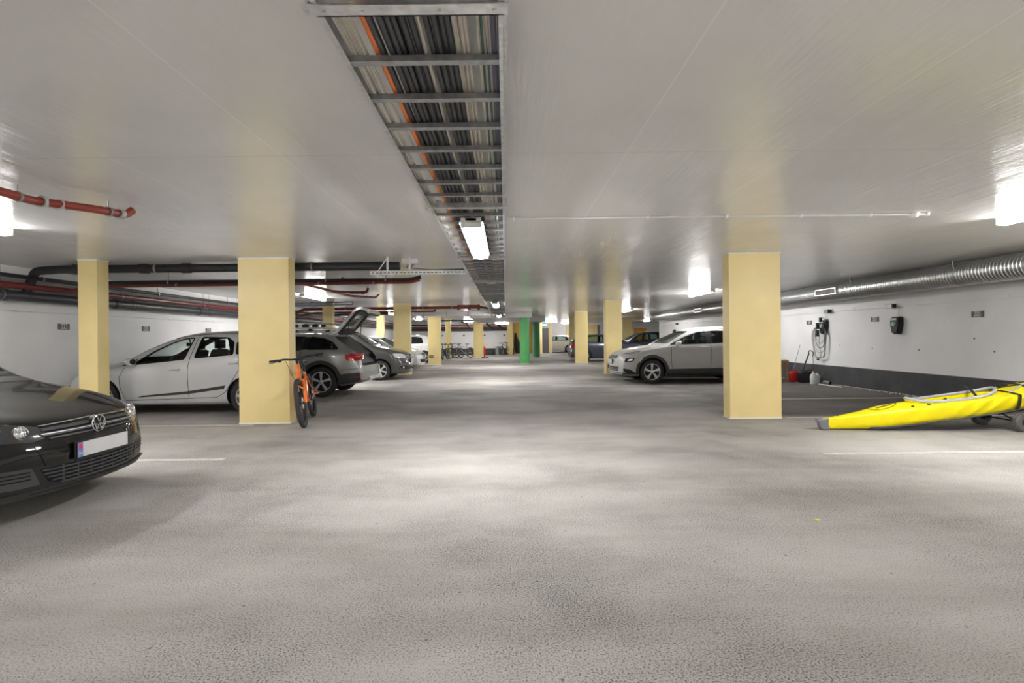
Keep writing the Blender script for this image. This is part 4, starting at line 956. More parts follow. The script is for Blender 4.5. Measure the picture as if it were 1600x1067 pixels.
b_ = B(); out = [(3.90, 1.475), (4.34, 1.99), (4.42, 2.035), (4.55, 2.05), (4.68, 2.0), (4.73, 1.92)]; inn = [(4.69, 1.90), (4.63, 1.965), (4.53, 1.995), (4.45, 1.985), (4.39, 1.95), (3.955, 1.44)]
prism(b_, out+inn, 'Y', -.56, .56)
tg = obj('tailgate', b_, 'p_grey', audi); boolean(tg, [prism(B(), smoothpoly([(-.46, 1.56), (.46, 1.56), (.44, 1.91), (-.44, 1.91)]), 'X', 3.5, 4.55)])
b_ = B(); prism(b_, [(3.965, 1.43), (4.40, 1.94), (4.46, 1.975), (4.53, 1.985), (4.62, 1.955), (4.68, 1.895), (4.65, 1.875), (4.60, 1.925), (4.53, 1.955), (4.47, 1.945), (4.42, 1.90), (3.99, 1.42)], 'Y', -.545, .545)
tt = obj('tailgate_trim', b_, 'plastic_k', tg); boolean(tt, [prism(B(), smoothpoly([(-.45, 1.57), (.45, 1.57), (.43, 1.89), (-.43, 1.89)]), 'X', 3.5, 4.55)])
b_ = B(); prism(b_, [(4.01, 1.575), (4.31, 1.91), (4.315, 1.906), (4.015, 1.571)], 'Y', -.44, .44); obj('tailgate_glass', b_, 'glass', tg)
b_ = B(); prism(b_, [(4.18, 1.80), (4.35, 1.985), (4.44, 2.035), (4.50, 2.05), (4.50, 2.0), (4.36, 1.95)], 'Y', -.575, -.50); obj('tail_light', b_, 'redlens', tg)
b_ = B(); prism(b_, [(-.56+.02, 1.93), (-.40, 1.93), (-.44, 2.0), (-.54, 2.0)], 'X', 4.66, 4.70); obj('gate_lamp', b_, 'plastic_w', tg)
for s in (-1, 1): obj('gas_strut', tube(B(), [(4.18, s*.56, 1.60-.28), (4.24, s*.53, 1.80)], .009, 6), 'plastic_k', audi)
b_ = B(); cbox(b_, (4.1, 0, .78), (.7, 1.05, .06)); obj('boot_floor', b_, 'seat', audi)
b_ = B(); prism(b_, [(3.95, .82), (4.0, 1.2), (4.05, 1.2), (4.3, .82)], 'Y', -.45, .1); obj('boot_bag', b_, 'plastic_k', audi, bevel=.03)
b_ = B(); tube(b_, [(4.0, -.3, 1.1), (3.8, -.3, 1.22)], .1, 8); obj('boot_parcel', b_, 'tan', audi)
# roof rack as its own thing
t = thing('roof_rack', 'silver roof rack with bicycle carrier on the grey estate car', 'roof rack', (-7.88, 12.87, 0))
for x in (2.55, 3.35):
    b_ = B(); prism(b_, [(x-.035, 1.545), (x-.02, 1.56), (x+.03, 1.56), (x+.035, 1.55), (x, 1.54)], 'Y', -.62, .62); obj('cross_bar', b_, 'alloy', t)
    for s in (-1, 1): b_ = B(); prism(b_, [(x-.06, 1.505), (x+.06, 1.505), (x+.035, 1.56), (x-.035, 1.56)], 'Y', s*.60-.03, s*.60+.03); obj('rack_foot', b_, 'plastic_k', t, bevel=.01)
for y in (-.42, .1):
    b_ = B(); prism(b_, [(y-.04, 1.60), (y-.03, 1.57), (y+.03, 1.57), (y+.04, 1.60), (y+.03, 1.60), (y+.022, 1.58), (y-.022, 1.58), (y-.03, 1.60)], 'X', 2.3, 3.75); obj('carrier_tray', b_, 'alloy', t)
    b_ = B(); tube(b_, bend([(2.9, y, 1.6), (3.1, y, 1.67), (3.6, y, 1.70), (3.8, y, 1.64)], .05), .013, 8); obj('carrier_arm', b_, 'alloy', t)
    for x in (2.95, 3.2, 3.42): obj('wheel_clamp', cbox(B(), (x, y, 1.635), (.10, .1, .08)), 'plastic_k', t, bevel=.015)

TOURAN = dict(L=4.39, W=1.79, r=.315, axles=(.88, 3.56), paint='p_dgrey', bowf=.30, bowr=.16, cowl=1.1, tumble=.36, rim=(6, 'fat'), frac=.72, cabin=(1.25, 4.15), glass='glass_m',
    top=[(0, .5), (.03, .62), (.07, .76), (.14, .86), (.4, .945), (.8, 1.03), (1.08, 1.085), (1.2, 1.14), (1.7, 1.46), (2.06, 1.60), (2.5, 1.65), (3.5, 1.65), (4.0, 1.57), (4.2, 1.3), (4.33, .95), (4.39, .6)],
    sh=[(0, .42), (.06, .6), (.15, .74), (.4, .84), (.8, .92), (1.2, .98), (2.5, 1.02), (4.0, 1.04), (4.25, .85), (4.39, .5)],
    low=[(0, .24), (.1, .2), (.5, .19), (3.9, .2), (4.39, .3)], wid=[(0, .86), (.1, .90), (.3, .955), (.6, .985), (1.2, 1), (3.8, 1), (4.2, .96), (4.39, .9)],
    win=[[(1.45, 1.05), (2.3, 1.07), (2.35, 1.51), (2.15, 1.50), (1.85, 1.36)], [(2.42, 1.07), (3.25, 1.08), (3.25, 1.53), (2.45, 1.53)], [(3.35, 1.09), (3.95, 1.1), (3.85, 1.48), (3.35, 1.52)]],
    ws=[(-.66, 1.15), (.66, 1.15), (.56, 1.55), (-.56, 1.55)], wsx=2.4, rw=[(-.5, 1.1), (.5, 1.1), (.5, 1.5), (-.5, 1.5)], rwx=3.9, seats=(2.15, 3.1), dash=1.3, dashz=1.04, rvm=1.95, mirrorpos=(1.50, 1.06), mirrormat='p_dgrey', handles=[(2.2, .92), (3.15, .94)],
    seams=[[(1.38, .98), (1.30, .65), (1.35, .3)], [(2.38, 1.0), (2.36, .3)], [(3.3, 1.0), (3.2, .6), (3.0, .3)]], mirror=('headlight', 'fog_lamp', 'fog_grille'),
    decals=[('headlight', 'F', [(.46, .72), (.50, .80), (.62, .835), (.80, .85), (.86, .80), (.86, .72), (.7, .69), (.52, .68)], 'lens', .005, .012, .025), ('grille', 'F', [(-.42, .70), (-.44, .79), (0, .81), (.44, .79), (.42, .70), (.3, .67), (-.3, .67)], 'plastic_k', .003, .01),
            ('grille_slat', 'F', strip([(-.43, .76), (.43, .76)], .012)+strip([(-.43, .72), (.43, .72)], .012), 'chrome', .01, .012), ('lower_grille', 'F', [(-.6, .44), (.6, .44), (.55, .33), (-.55, .33)], 'plastic_k', .003, .01),
            ('fog_grille', 'F', [(.55, .44), (.78, .45), (.80, .36), (.55, .34)], 'dark', .006, .01), ('fog_lamp', 'F', circ(.68, .40, .035), 'lens', .012, .01, .02), ('bumper_trim', 'F', strip([(-.8, .555), (0, .57), (.8, .555)], .02), 'plastic_k', .010, .015),
            ('bonnet_seam', 'T', strip([(.12, .45), (.2, .58), (.5, .68), (1.1, .72)], .009), 'dark', .001, .003, .06)])
tou, tb, _ = make_car('minivan', 'dark grey metallic minivan with silver wheel trims facing the aisle', TOURAN, -3.09, 17.5, 1, cat='car')
plate(tou, tb, 0, .60, 'F', band=False)
hx = tb.ray_cast(*VIEWS['F'](0, .76))[0].x; badge_ring(tou, (hx-.02, 0, .75), .065)

KONA = dict(L=4.18, W=1.80, r=.33, axles=(.98, 3.56), paint='p_kona', bowf=.26, bowr=.2, cowl=1.28, tumble=.42, rim=(5, 'turbine'), frac=.70, cabin=(1.4, 3.9), clad=.075, cladmat='plastic_d', glass='glass_m', sideglass='glass_d', tuck=.045,
    top=[(0, .52), (.03, .70), (.07, .80), (.2, .875), (.5, .95), (.9, 1.01), (1.25, 1.06), (1.36, 1.09), (1.8, 1.34), (2.15, 1.48), (2.6, 1.55), (3.1, 1.56), (3.6, 1.50), (3.95, 1.3), (4.1, 1.0), (4.18, .6)],
    sh=[(0, .43), (.05, .6), (.2, .74), (.5, .85), (1.0, .95), (1.5, 1.02), (2.6, 1.05), (3.5, 1.12), (4.0, 1.0), (4.18, .5)],
    low=[(0, .26), (.1, .22), (.6, .2), (3.8, .2), (4.18, .32)], wid=[(0, .86), (.1, .90), (.3, .955), (.6, .985), (1.2, 1), (3.6, 1), (4.0, .96), (4.18, .9)],
    win=[[(1.50, 1.07), (2.5, 1.09), (2.53, 1.43), (2.30, 1.41), (1.96, 1.29)], [(2.64, 1.095), (3.4, 1.14), (3.35, 1.36), (3.1, 1.43), (2.66, 1.44)]],
    ws=[(-.66, 1.12), (.66, 1.12), (.56, 1.44), (-.56, 1.44)], wsx=2.4, rw=[(-.5, 1.15), (.5, 1.15), (.45, 1.4), (-.45, 1.4)], rwx=3.5, seats=(2.2, 3.1), dash=1.45, dashz=1.03, rvm=2.05, mirrorpos=(1.68, 1.07), mirrormat='p_white', handles=[(2.42, .99), (3.3, 1.02)],
    seams=[[(1.52, 1.04), (1.50, .7), (1.52, .42)], [(2.60, 1.05), (2.58, .42)], [(3.4, 1.1), (3.3, .7), (3.1, .42)]], mirror=('front_lamp',),
    decals=[('pillar_trim', 'AB', [(2.5, 1.08), (2.64, 1.085), (2.66, 1.44), (2.53, 1.43)], 'dark', .003, .006), ('quarter_trim', 'AB', [(1.42, 1.035), (1.62, 1.07), (1.72, 1.13)], 'dark', .004, .008), ('sill_cladding', 'AB', [(1.36, .40), (3.18, .42), (3.18, .22), (1.36, .22)], 'plastic_d', .012, .02),
            ('sill_trim', 'AB', strip([(1.5, .43), (3.1, .45)], .012), 'alloy_d', .014, .02),
            ('headlight', 'AB', [(.20, .795), (.30, .835), (.72, .925), (.62, .865), (.42, .815)], 'lens_d', .005, .01, .02), ('headlight_strip', 'AB', strip([(.22, .80), (.40, .825), (.6, .87)], .010), 'lens', .009, .01, .02),
            ('lower_lamp', 'AB', [(.23, .60), (.27, .70), (.50, .715), (.47, .63), (.35, .59)], 'plastic_k', .005, .01, .02), ('lower_lamp_lens', 'AB', [(.30, .62), (.33, .68), (.44, .69), (.43, .64)], 'lens', .009, .01, .02),
            ('bumper_intake', 'AB', [(.18, .37), (.2, .42), (.36, .40), (.52, .30), (.3, .28)], 'plastic_k', .006, .01), ('bumper_skirt', 'AB', [(.10, .30), (.62, .30), (.64, .20), (.10, .20)], 'plastic_d', .012, .02),
            ('upper_grille', 'F', [(-.5, .78), (.5, .78), (.46, .68), (-.46, .68)], 'plastic_d', .004, .01), ('lower_grille', 'F', [(-.6, .46), (.6, .46), (.55, .34), (-.55, .34)], 'plastic_k', .004, .01), ('grille_bars', 'F', strip([(-.58, .42), (.58, .42)], .012)+strip([(-.56, .38), (.56, .38)], .012), 'alloy_d', .01, .01),
            ('front_lip', 'F', [(-.8, .30), (.8, .30), (.8, .24), (-.8, .24)], 'plastic_d', .012, .02), ('arch_reflector', 'AB', strip([(.62, .60), (.70, .70)], .016), 'alloy', .018, .01), ('bonnet_seam', 'T', strip([(.10, -.45), (.2, -.60), (.6, -.70), (1.25, -.73)], .009), 'dark', .001, .003, .06), ('roof_gutter', 'AB', strip([(1.95, 1.42), (2.4, 1.50), (3.2, 1.50), (3.6, 1.44)], .02), 'dark', .002, .006)])
kona, kb, _ = make_car('crossover_car', 'light grey metallic crossover with grey arch cladding in front of the wide right column', KONA, 3.05, 15.42, -1)
plate(kona, kb, 0, .60, 'F', band=False)

def far_car(name, label, nose, yc, face, paintm, L=4.25, W=1.78, Hh=1.48, base=GOLF, tail=1., **kw):
    S = dict(base); fx = L/base['L']; fz = Hh/1.48
    for k in ('top', 'sh'): S[k] = [(x*fx, z*(1+(fz-1)*min(1, max(0, (z-.3)/.8)))) for x, z in base[k]]
    for k in ('low', 'wid'): S[k] = [(x*fx, z) for x, z in base[k]]
    zf = lambda z: z*(1+(fz-1)*min(1, max(0, (z-.3)/.8)))
    S['win'] = [[(x*fx, zf(z)) for x, z in p] for p in base['win']]; S['ws'] = [(y, zf(z)) for y, z in base['ws']]; S['rw'] = [(y, zf(z)) for y, z in base['rw']]
    S['wsx'] = base['wsx']*fx; S['rwx'] = base['rwx']*fx; S['cabin'] = tuple(c*fx for c in base['cabin']); S['axles'] = tuple(a*fx for a in base['axles']); S['cowl'] = base['cowl']*fx
    S['seams'] = [[(x*fx, z) for x, z in p] for p in base['seams']]; S['handles'] = [(x*fx, zf(z)) for x, z in base['handles']]
    S['mirrorpos'] = (base['mirrorpos'][0]*fx, zf(base['mirrorpos'][1])); S['L'] = L; S['W'] = W; S['paint'] = paintm; S['mirror'] = ('headlight',)
    S['decals'] = [('headlight', 'F', [(.45, .62), (.48, .70), (.75, .74), (.82, .70), (.80, .62), (.6, .59)], 'lens', .005, .012, .04), ('grille', 'F', [(-.4, .58), (-.42, .70), (.42, .70), (.4, .58)], 'plastic_k', .004, .01, .06), ('lower_grille', 'F', [(-.6, .42), (.6, .42), (.55, .28), (-.55, .28)], 'plastic_k', .004, .01, .06),
                   ('tail_light', 'AB', [(L-.42, zf(.95)), (L-.2, zf(.98)), (L-.03, zf(.78)), (L-.3, zf(.74))], 'redlens', .005, .012, .04)]
    S.update(kw)
    return make_car(name, label, S, nose, yc, face, detail=1)
c_, b2, _ = far_car('hatchback_car', 'white hatchback with wide lower intake facing the aisle behind the dark minivan', -3.57, 23.4, 1, 'p_white', L=4.2, Hh=1.42, mirrormat='p_white')
plate(c_, b2, 0, .52, 'F', band=False)
c_, b2, _ = far_car('hatchback_car', 'white car with dark grille just behind the nose of the other white hatchback', -3.93, 25.38, 1, 'p_white', L=4.1, W=1.72, Hh=1.46)
plate(c_, b2, 0, .52, 'F', band=False)
far_car('hatchback_car', 'tall white hatchback parked tail out left of the scuffed yellow column', -7.75, 28.95, -1, 'p_white', L=4.15, Hh=1.52, sideglass='glass_d')
far_car('hatchback_car', 'silver car mostly hidden behind the light grey crossover', 3.38, 17.4, -1, 'p_silver', L=4.3, W=1.7, Hh=1.41)
far_car('estate_car', 'dark blue grey estate car with its red tail light towards the aisle', 7.95, 29.0, 1, 'p_blue', L=4.55, Hh=1.45, handlemat='chrome')
far_car('hatchback_car', 'dark blue hatchback whose roof shows above the light grey crossover', 6.05, 32.6, -1, 'p_blue', L=4.4, Hh=1.6)
far_car('hatchback_car', 'small cream hatchback by the far back wall', 1.95, 45.9, -1, 'p_cream', L=4.2, Hh=1.5)

# ------------------------------------------------------------------ bicycles
def make_bike(name, label, loc, rz, tilt, frame='plastic_k', fork=None, wr=.35, tyre_r=.022, bars='flat', barw=.62, knobs=False, spokes=24, group=None, tyremat='rubber', grip='plastic_k', detail=True):
    """x forward, z up"""
    t = thing(name, label, 'bicycle', loc, rz, group); t.rotation_euler = (tilt, 0, rz)
    wb = .56 if wr < .36 else .60; R = wr-tyre_r
    for i, x in enumerate((wb, -wb)):
        b_ = B(); tube(b_, [(x+R*math.cos(2*PI*k/40), 0, wr+R*math.sin(2*PI*k/40)) for k in range(40)], tyre_r, 10, closed=True)
        if knobs:
            for k in range(76):
                a = 2*PI*k/76
                for off, da in ((0, 0), (.55, .04), (-.55, .04), (1.05, 0), (-1.05, 0)):
                    rr = R+tyre_r*math.cos(off); c = Vector((x+rr*math.cos(a+da), tyre_r*math.sin(off), wr+rr*math.sin(a+da)))
                    rad = Vector((math.cos(a+da)*math.cos(off), math.sin(off), math.sin(a+da)*math.cos(off))); tg_ = Vector((-math.sin(a+da), 0, math.cos(a+da))); sd_ = rad.cross(tg_)
                    vs = [b_.verts.new(c+tg_*.0075*p+sd_*.006*q+rad*.005*h) for h in (-1, 1) for p in (-1, 1) for q in (-1, 1)]
                    for f in ((0, 1, 3, 2), (4, 6, 7, 5), (0, 4, 5, 1), (2, 3, 7, 6), (0, 2, 6, 4), (1, 5, 7, 3)): b_.faces.new([vs[j] for j in f])
        ty = obj('tyre', b_, tyremat, t)
        b_ = B(); lathe(b_, [(R-tyre_r*.5, -tyre_r*.55), (R-tyre_r*.5, tyre_r*.55), (R-tyre_r*1.3, tyre_r*.4), (R-tyre_r*1.3, -tyre_r*.4)], c=(x, 0, wr), axis='Y', n=40, closed=True)
        for k in range(spokes):
            a = 2*PI*k/spokes; a2 = a+.35*(-1)**k; tube(b_, [(x+.02*math.cos(a2), .02*(-1)**k, wr+.02*math.sin(a2)), (x+(R-tyre_r)*math.cos(a), 0, wr+(R-tyre_r)*math.sin(a))], .0014, 4)
        tube(b_, [(x, -.05, wr), (x, .05, wr)], .016, 10)
        obj('wheel_rim', b_, 'galvd' if not knobs else 'plastic_k', ty)
        if knobs:
            b_ = B(); lathe(b_, [(.09, .028), (.09, .03), (.04, .03), (.04, .028)], c=(x, 0, wr), axis='Y', n=24, closed=True); obj('brake_rotor', b_, 'alloy', ty)
    bb = Vector((-.15, 0, wr-.04)); seat = Vector((-.30, 0, wr+.42)); ht = Vector((wb-.26, 0, wr+.50+(.07 if knobs else 0))); hb = Vector((wb-.20, 0, wr+.36)); rear = Vector((-wb, 0, wr))
    fr = .02 if not knobs else .027
    b_ = B(); tube(b_, [bb, hb], fr, 10); tube(b_, [seat+Vector((.01, 0, -.06)), ht+Vector((.02, 0, -.04))], fr*.85, 10); tube(b_, [bb, seat], fr*.75, 10); tube(b_, [ht, hb], fr*1.15, 10)
    for s in (-1, 1):
        tube(b_, [bb+Vector((0, s*.03, 0)), rear+Vector((.1, s*.055, 0)), rear+Vector((0, s*.06, 0))], fr*.45, 8); tube(b_, [seat+Vector((0, s*.02, -.08)), rear+Vector((.06, s*.055, .1)), rear+Vector((0, s*.06, 0))], fr*.38, 8)
    tube(b_, [bb-Vector((0, .045, 0)), bb+Vector((0, .045, 0))], .027, 10)
    obj('frame', b_, frame, t)
    b_ = B(); axle = Vector((wb, 0, wr)); cr = hb+(axle-hb).normalized()*.03
    cr = hb+Vector((.02, 0, -.03)); lw = .055 if not knobs else .068
    for s in (-1, 1):
        mid = cr+(axle-cr)*.48+Vector((0, s*lw, 0))
        tube(b_, [cr+Vector((0, s*lw*.9, 0)), mid], .016 if knobs else .012, 10); tube(b_, [mid, axle+Vector((0, s*lw, 0))], .023 if knobs else .011, 10)
        tube(b_, [cr, cr+Vector((0, s*lw*.95, -.005))], .02, 8)
    if knobs: tube(b_, [cr+(axle-cr)*.42+Vector((0, -lw, .0)), cr+(axle-cr)*.30+Vector((.04, 0, .02)), cr+(axle-cr)*.42+Vector((0, lw, 0))], .014, 8)
    obj('fork', b_, fork or frame, t)
    stem = ht+Vector((-.015, 0, .04)); hbz = stem+Vector((.05, 0, .045))
    b_ = B(); tube(b_, [ht, stem], .018, 8); tube(b_, [stem, hbz], .018, 8)
    if bars == 'flat':
        pts = [hbz+Vector((-.06, -barw/2, .02)), hbz+Vector((-.02, -barw*.22, .02)), hbz+Vector((0, -.05, 0)), hbz+Vector((0, .05, 0)), hbz+Vector((-.02, barw*.22, .02)), hbz+Vector((-.06, barw/2, .02))]
        tube(b_, pts, .012 if not knobs else .014, 8)
    hbr = obj('handlebar', b_, 'plastic_k', t)
    for s in (-1, 1):
        g0 = hbz+Vector((-.06, s*barw/2, .02)); g1 = g0+(hbz+Vector((-.02, s*barw*.22, .02))-g0).normalized()*.13
        obj('grip', tube(B(), [g0, g1], .018, 10), grip, hbr)
        b_ = B(); tube(b_, [g1+Vector((.01, 0, -.01)), g1+Vector((.05, s*.03, -.02)), g0+Vector((.06, 0, -.03))], .006, 6); cbox(b_, tuple(g1+Vector((.01, -s*.02, -.015))), (.04, .05, .035)); obj('brake_lever', b_, 'plastic_k', hbr)
    if detail and knobs:
        for k, s in enumerate((-1, 1, 1)):
            obj('brake_hose', tube(B(), bend([hbz+Vector((0, s*.16, 0)), hbz+Vector((.15, s*.12, -.02+.03*k)), hb+Vector((.12, s*.06, .02)), hb+Vector((.03, s*.03, -.06))], .08), .0035, 6), 'plastic_k', hbr)
    b_ = B(); tube(b_, [seat, seat+Vector((-.035, 0, .12))], .014, 8); obj('seat_post', b_, 'plastic_k', t)
    sp = seat+Vector((-.04, 0, .14)); b_ = B()
    prof = [(.14, .012), (.10, .02), (.02, .035), (-.06, .062), (-.11, .068), (-.13, .05)]; rings = []
    for x, hw in prof: rings.append([b_.verts.new(sp+Vector((x, hw*math.cos(a), .02+.022*math.sin(a)-(0 if x < .1 else .008)))) for a in [2*PI*k/10 for k in range(10)]])
    for i in range(len(rings)-1):
        for k in range(10): b_.faces.new((rings[i][k], rings[i][(k+1) % 10], rings[i+1][(k+1) % 10], rings[i+1][k]))
    b_.faces.new(rings[0]); b_.faces.new(rings[-1][::-1]); obj('saddle', b_, 'plastic_k', t)
    b_ = B(); lathe(b_, [(.085, .045), (.085, .05), (.06, .05), (.06, .045)], c=tuple(bb), axis='Y', n=24, closed=True)
    lathe(b_, [(.05, .045), (.05, .052), (.02, .052), (.02, .045)], c=tuple(rear), axis='Y', n=20, closed=True)
    for z in (.08, -.08): tube(b_, [bb+Vector((0, .048, z)), rear+Vector((0, .048, z*.55))], .004, 6)
    obj('chain_set', b_, 'galvd', t)
    for s, a in ((-1, -.5), (1, PI-.5)):
        e = bb+Vector((.17*math.cos(a), s*.07, .17*math.sin(a))); b_ = B(); tube(b_, [bb+Vector((0, s*.05, 0)), e], .010, 8); obj('crank_arm', b_, 'plastic_k', t)
        b_ = B(); cbox(b_, tuple(e+Vector((0, s*.055, 0))), (.09, .09, .018)); obj('pedal', b_, frame if knobs else 'plastic_k', t, bevel=.003)
    return t
make_bike('mountain_bike', 'orange mountain bike with knobbly tyres leaning on the wide yellow column', (-3.145, 8.45, .0), math.radians(-76.4), math.radians(8), 'bike_o', wr=.365, tyre_r=.030, barw=.78, knobs=True, tyremat='rubber_knob', spokes=28)
GBk = 'bicycles parked in a heap'
for i, (x, y, a, fr, lab) in enumerate((
    (-2.82, 35.1, 35+180, 'galvd', 'rightmost bicycle of the heap behind the scuffed yellow column'),
    (-3.25, 34.5, 58+180, 'plastic_k', 'black bicycle second from the right in the heap of bicycles'),
    (-3.52, 33.9, 76+180, 'p_blue', 'dark blue bicycle in the middle of the heap of bicycles'),
    (-3.82, 33.4, 80+180, 'plastic_k', 'black bicycle second from the left in the heap of bicycles'),
    (-4.14, 33.9, 90+180, 'p_lblue', 'leftmost bicycle of the heap, partly behind the scuffed yellow column'))):
    make_bike('bicycle', lab, (x, y, 0), math.radians(a), math.radians(3+i), fr, wr=.345, tyre_r=.032, spokes=16, barw=.54, group=GBk)
make_bike('bicycle', 'dark bicycle leaning between the grey barrel and the narrow yellow column', (-.02, 40.3, 0), math.radians(240), math.radians(5), 'plastic_k', wr=.34, tyre_r=.028, spokes=16)

# ------------------------------------------------------------------ kayak on its trolley
def kprof():
    ks = dict(keel=[(4.30, .035), (4.44, .012), (5.0, .012), (5.4, .055), (6.0, .135), (6.6, .225), (7.2, .34), (7.8, .47), (8.3, .60), (8.45, .68)],
              sheer=[(4.30, .135), (4.44, .155), (5.0, .225), (5.4, .29), (6.0, .385), (6.6, .465), (7.2, .575), (7.8, .69), (8.3, .76), (8.45, .74)],
              deck=[(4.30, .155), (4.44, .178), (4.8, .245), (5.12, .325), (5.4, .365), (6.0, .41), (6.6, .49), (6.9, .56), (7.2, .63), (7.8, .76), (8.3, .79), (8.45, .75)],
              hw=[(4.30, .02), (4.44, .042), (5.0, .14), (5.4, .22), (6.0, .30), (6.5, .325), (7.0, .31), (7.6, .23), (8.2, .08), (8.45, .015)])
    return {k: pchip(v) for k, v in ks.items()}
KP = kprof(); KY = 7.22
kay = thing('kayak', 'yellow skin-on-frame kayak with its grey nose resting on the floor', 'kayak', (4.4, KY, 0))
def kloft(lo, hi, xs, grow=0.):
    b_ = B(); rings = []
    for x in xs:
        k, s_, d, hw = KP['keel'](x), KP['sheer'](x), KP['deck'](x), KP['hw'](x)+grow; h = s_-k
        P = [(0, k-grow), (hw*.40, k-grow*.7+h*.02), (hw*.74, k+h*.13), (hw*.90, k+h*.34), (hw*.965, k+h*.62), (hw*.995, k+h*.86), (hw, s_), (hw*.94, s_+(d-s_)*.22), (hw*.75, s_+(d-s_)*.48), (hw*.45, s_+(d-s_)*.80), (hw*.2, s_+(d-s_)*.95), (0, d)]
        # the fabric sags between stringers and is pulled in folds near the strap
        rk = random.Random(int(x*1000))
        fold = .006*math.sin((x*26)+3)*(1 if 5.9 < x < 6.9 else .25)
        P = [(p[0]-(fold*(1 if 3 <= i <= 6 else 0) if p[0] > .04 else 0), p[1]) for i, p in enumerate(P)]
        P = P[lo:hi+1]
        ring = [(p[0], p[1]) for p in P] + ([(-p[0], p[1]) for p in P[::-1]] if hi < 11 else [(-p[0], p[1]) for p in P[-2::-1]])
        rings.append([b_.verts.new((x-4.4, y, z)) for y, z in ring])
    for i in range(len(rings)-1):
        n = len(rings[i])
        for j in range(n-1 if True else n): b_.faces.new((rings[i][j], rings[i][j+1], rings[i+1][j+1], rings[i+1][j]))
        if lo == 0 and hi < 11: b_.faces.new((rings[i][-1], rings[i][0], rings[i+1][0], rings[i+1][-1])) if False else None
    return b_, rings
xs = [4.3+.03*i for i in range(139)]
# body: closed skin
b_ = B(); rings = []
for x in xs:
    k, s_, d, hw = KP['keel'](x), KP['sheer'](x), KP['deck'](x), KP['hw'](x); h = s_-k
    P = [(0, k), (hw*.40, k+h*.02), (hw*.74, k+h*.13), (hw*.90, k+h*.34), (hw*.965, k+h*.62), (hw*.995, k+h*.86), (hw, s_), (hw*.94, s_+(d-s_)*.22), (hw*.75, s_+(d-s_)*.48), (hw*.45, s_+(d-s_)*.80), (hw*.2, s_+(d-s_)*.95), (0, d)]
    ring = []
    for sgn, PP in ((1, list(enumerate(P))), (-1, list(enumerate(P))[-2:0:-1])):
        for i, (y, z) in PP:
            am = .020 if 5.9 < x < 6.95 else (.010 if 4.5 < x < 4.8 else .006)
            f = am*max(-.3, math.sin(x*27-z*34+1.2*math.sin(x*5)))*(1 if 2 <= i <= 6 else .15)*min(1, hw/.15) if 2 <= i <= 7 else 0
            ring.append(b_.verts.new((x-4.4, sgn*(y-f), z)))
    rings.append(ring)
for i in range(len(rings)-1):
    n = len(rings[i])
    for j in range(n): b_.faces.new((rings[i][j], rings[i][(j+1) % n], rings[i+1][(j+1) % n], rings[i+1][j]))
b_.faces.new(rings[0]); b_.faces.new(rings[-1][::-1])
hull = obj('deck_skin', b_, 'kayak', kay, smooth=60)
md = hull.modifiers.new('s', 'SUBSURF'); md.levels = 1; md.render_levels = 1
dg = bpy.context.evaluated_depsgraph_get(); nm = bpy.data.meshes.new_from_object(hull.evaluated_get(dg)); hull.modifiers.clear(); hull.data = nm
kbvh = BVHTree.FromPolygons([v.co.copy() for v in hull.data.vertices], [list(p.vertices) for p in hull.data.polygons])
CX, CL, CW = 6.05-4.4, .59, .205          # cockpit centre, half length, half width
def ck(a, k=1.): 
    r_ = 1.; return (CX+CL*k*math.cos(a), CW*k*math.sin(a)*(1-.12*math.cos(a)*-1))
b_ = B(); n = 32; A = []; D = []
for i in range(n):
    x, y = ck(2*PI*i/n, .95); A.append(b_.verts.new((x, y, 1.2))); D.append(b_.verts.new((x, y, KP['keel'](x+4.4)+.07)))
b_.faces.new(A); b_.faces.new(D[::-1])
for i in range(n): b_.faces.new((A[i], D[i], D[(i+1) % n], A[(i+1) % n]))
boolean(hull, [b_])
b_ = B(); pts = []
for i in range(48):
    x, y = ck(2*PI*i/48); hit = kbvh.ray_cast(Vector((x, y, 3)), Vector((0, 0, -1)))[0]; pts.append((x, y, (hit.z if hit else .4)+.018+.035*abs(math.cos(2*PI*i/48))**6))
tube(b_, pts, .021, 10, closed=True); obj('cockpit_coaming', b_, 'kayak_t', kay)
b_ = B(); prism(b_, [(CX+.1, KP['keel'](6.2)+.09), (CX+.45, KP['keel'](6.5)+.10), (CX+.5, KP['keel'](6.5)+.24), (CX+.42, KP['keel'](6.5)+.14), (CX+.1, KP['keel'](6.2)+.12)], 'Y', -.17, .17); obj('kayak_seat', b_, 'plastic_k', kay, bevel=.01)
b_ = B(); tube(b_, [(CX+.18, -CW, .47), (CX+.32, 0, .50), (CX+.40, CW, .56)], .016, 6); tube(b_, [(CX-.20, -CW*.9, .43), (CX-.18, -CW*.5, .39)], .014, 6); obj('seat_strap', b_, 'plastic_k', kay)
# grey keel strip, nose, hatch ring, fittings
b_ = B(); rings = []
for x in [4.9+.06*i for i in range(59)]:
    if x > 8.4: break
    k, s_, hw = KP['keel'](x), KP['sheer'](x), KP['hw'](x); h = s_-k; e = .008
    P = [(0, k-e), (hw*.42, k+h*.02-e), (hw*.78+e*.6, k+h*.13-e*.5), (hw*.88+e, k+h*.20)]
    Q = [(hw*.84, k+h*.20), (hw*.7, k+h*.14), (0, k+.01)]
    ring = P+Q; ring = ring + [(-y, z) for y, z in ring[-2:0:-1]]
    rings.append([b_.verts.new((x-4.4, y, z)) for y, z in ring])
for i in range(len(rings)-1):
    n = len(rings[i])
    for j in range(n): b_.faces.new((rings[i][j], rings[i][(j+1) % n], rings[i+1][(j+1) % n], rings[i+1][j]))
b_.faces.new(rings[0]); b_.faces.new(rings[-1][::-1]); obj('hull_bottom', b_, 'kayak_g', kay)
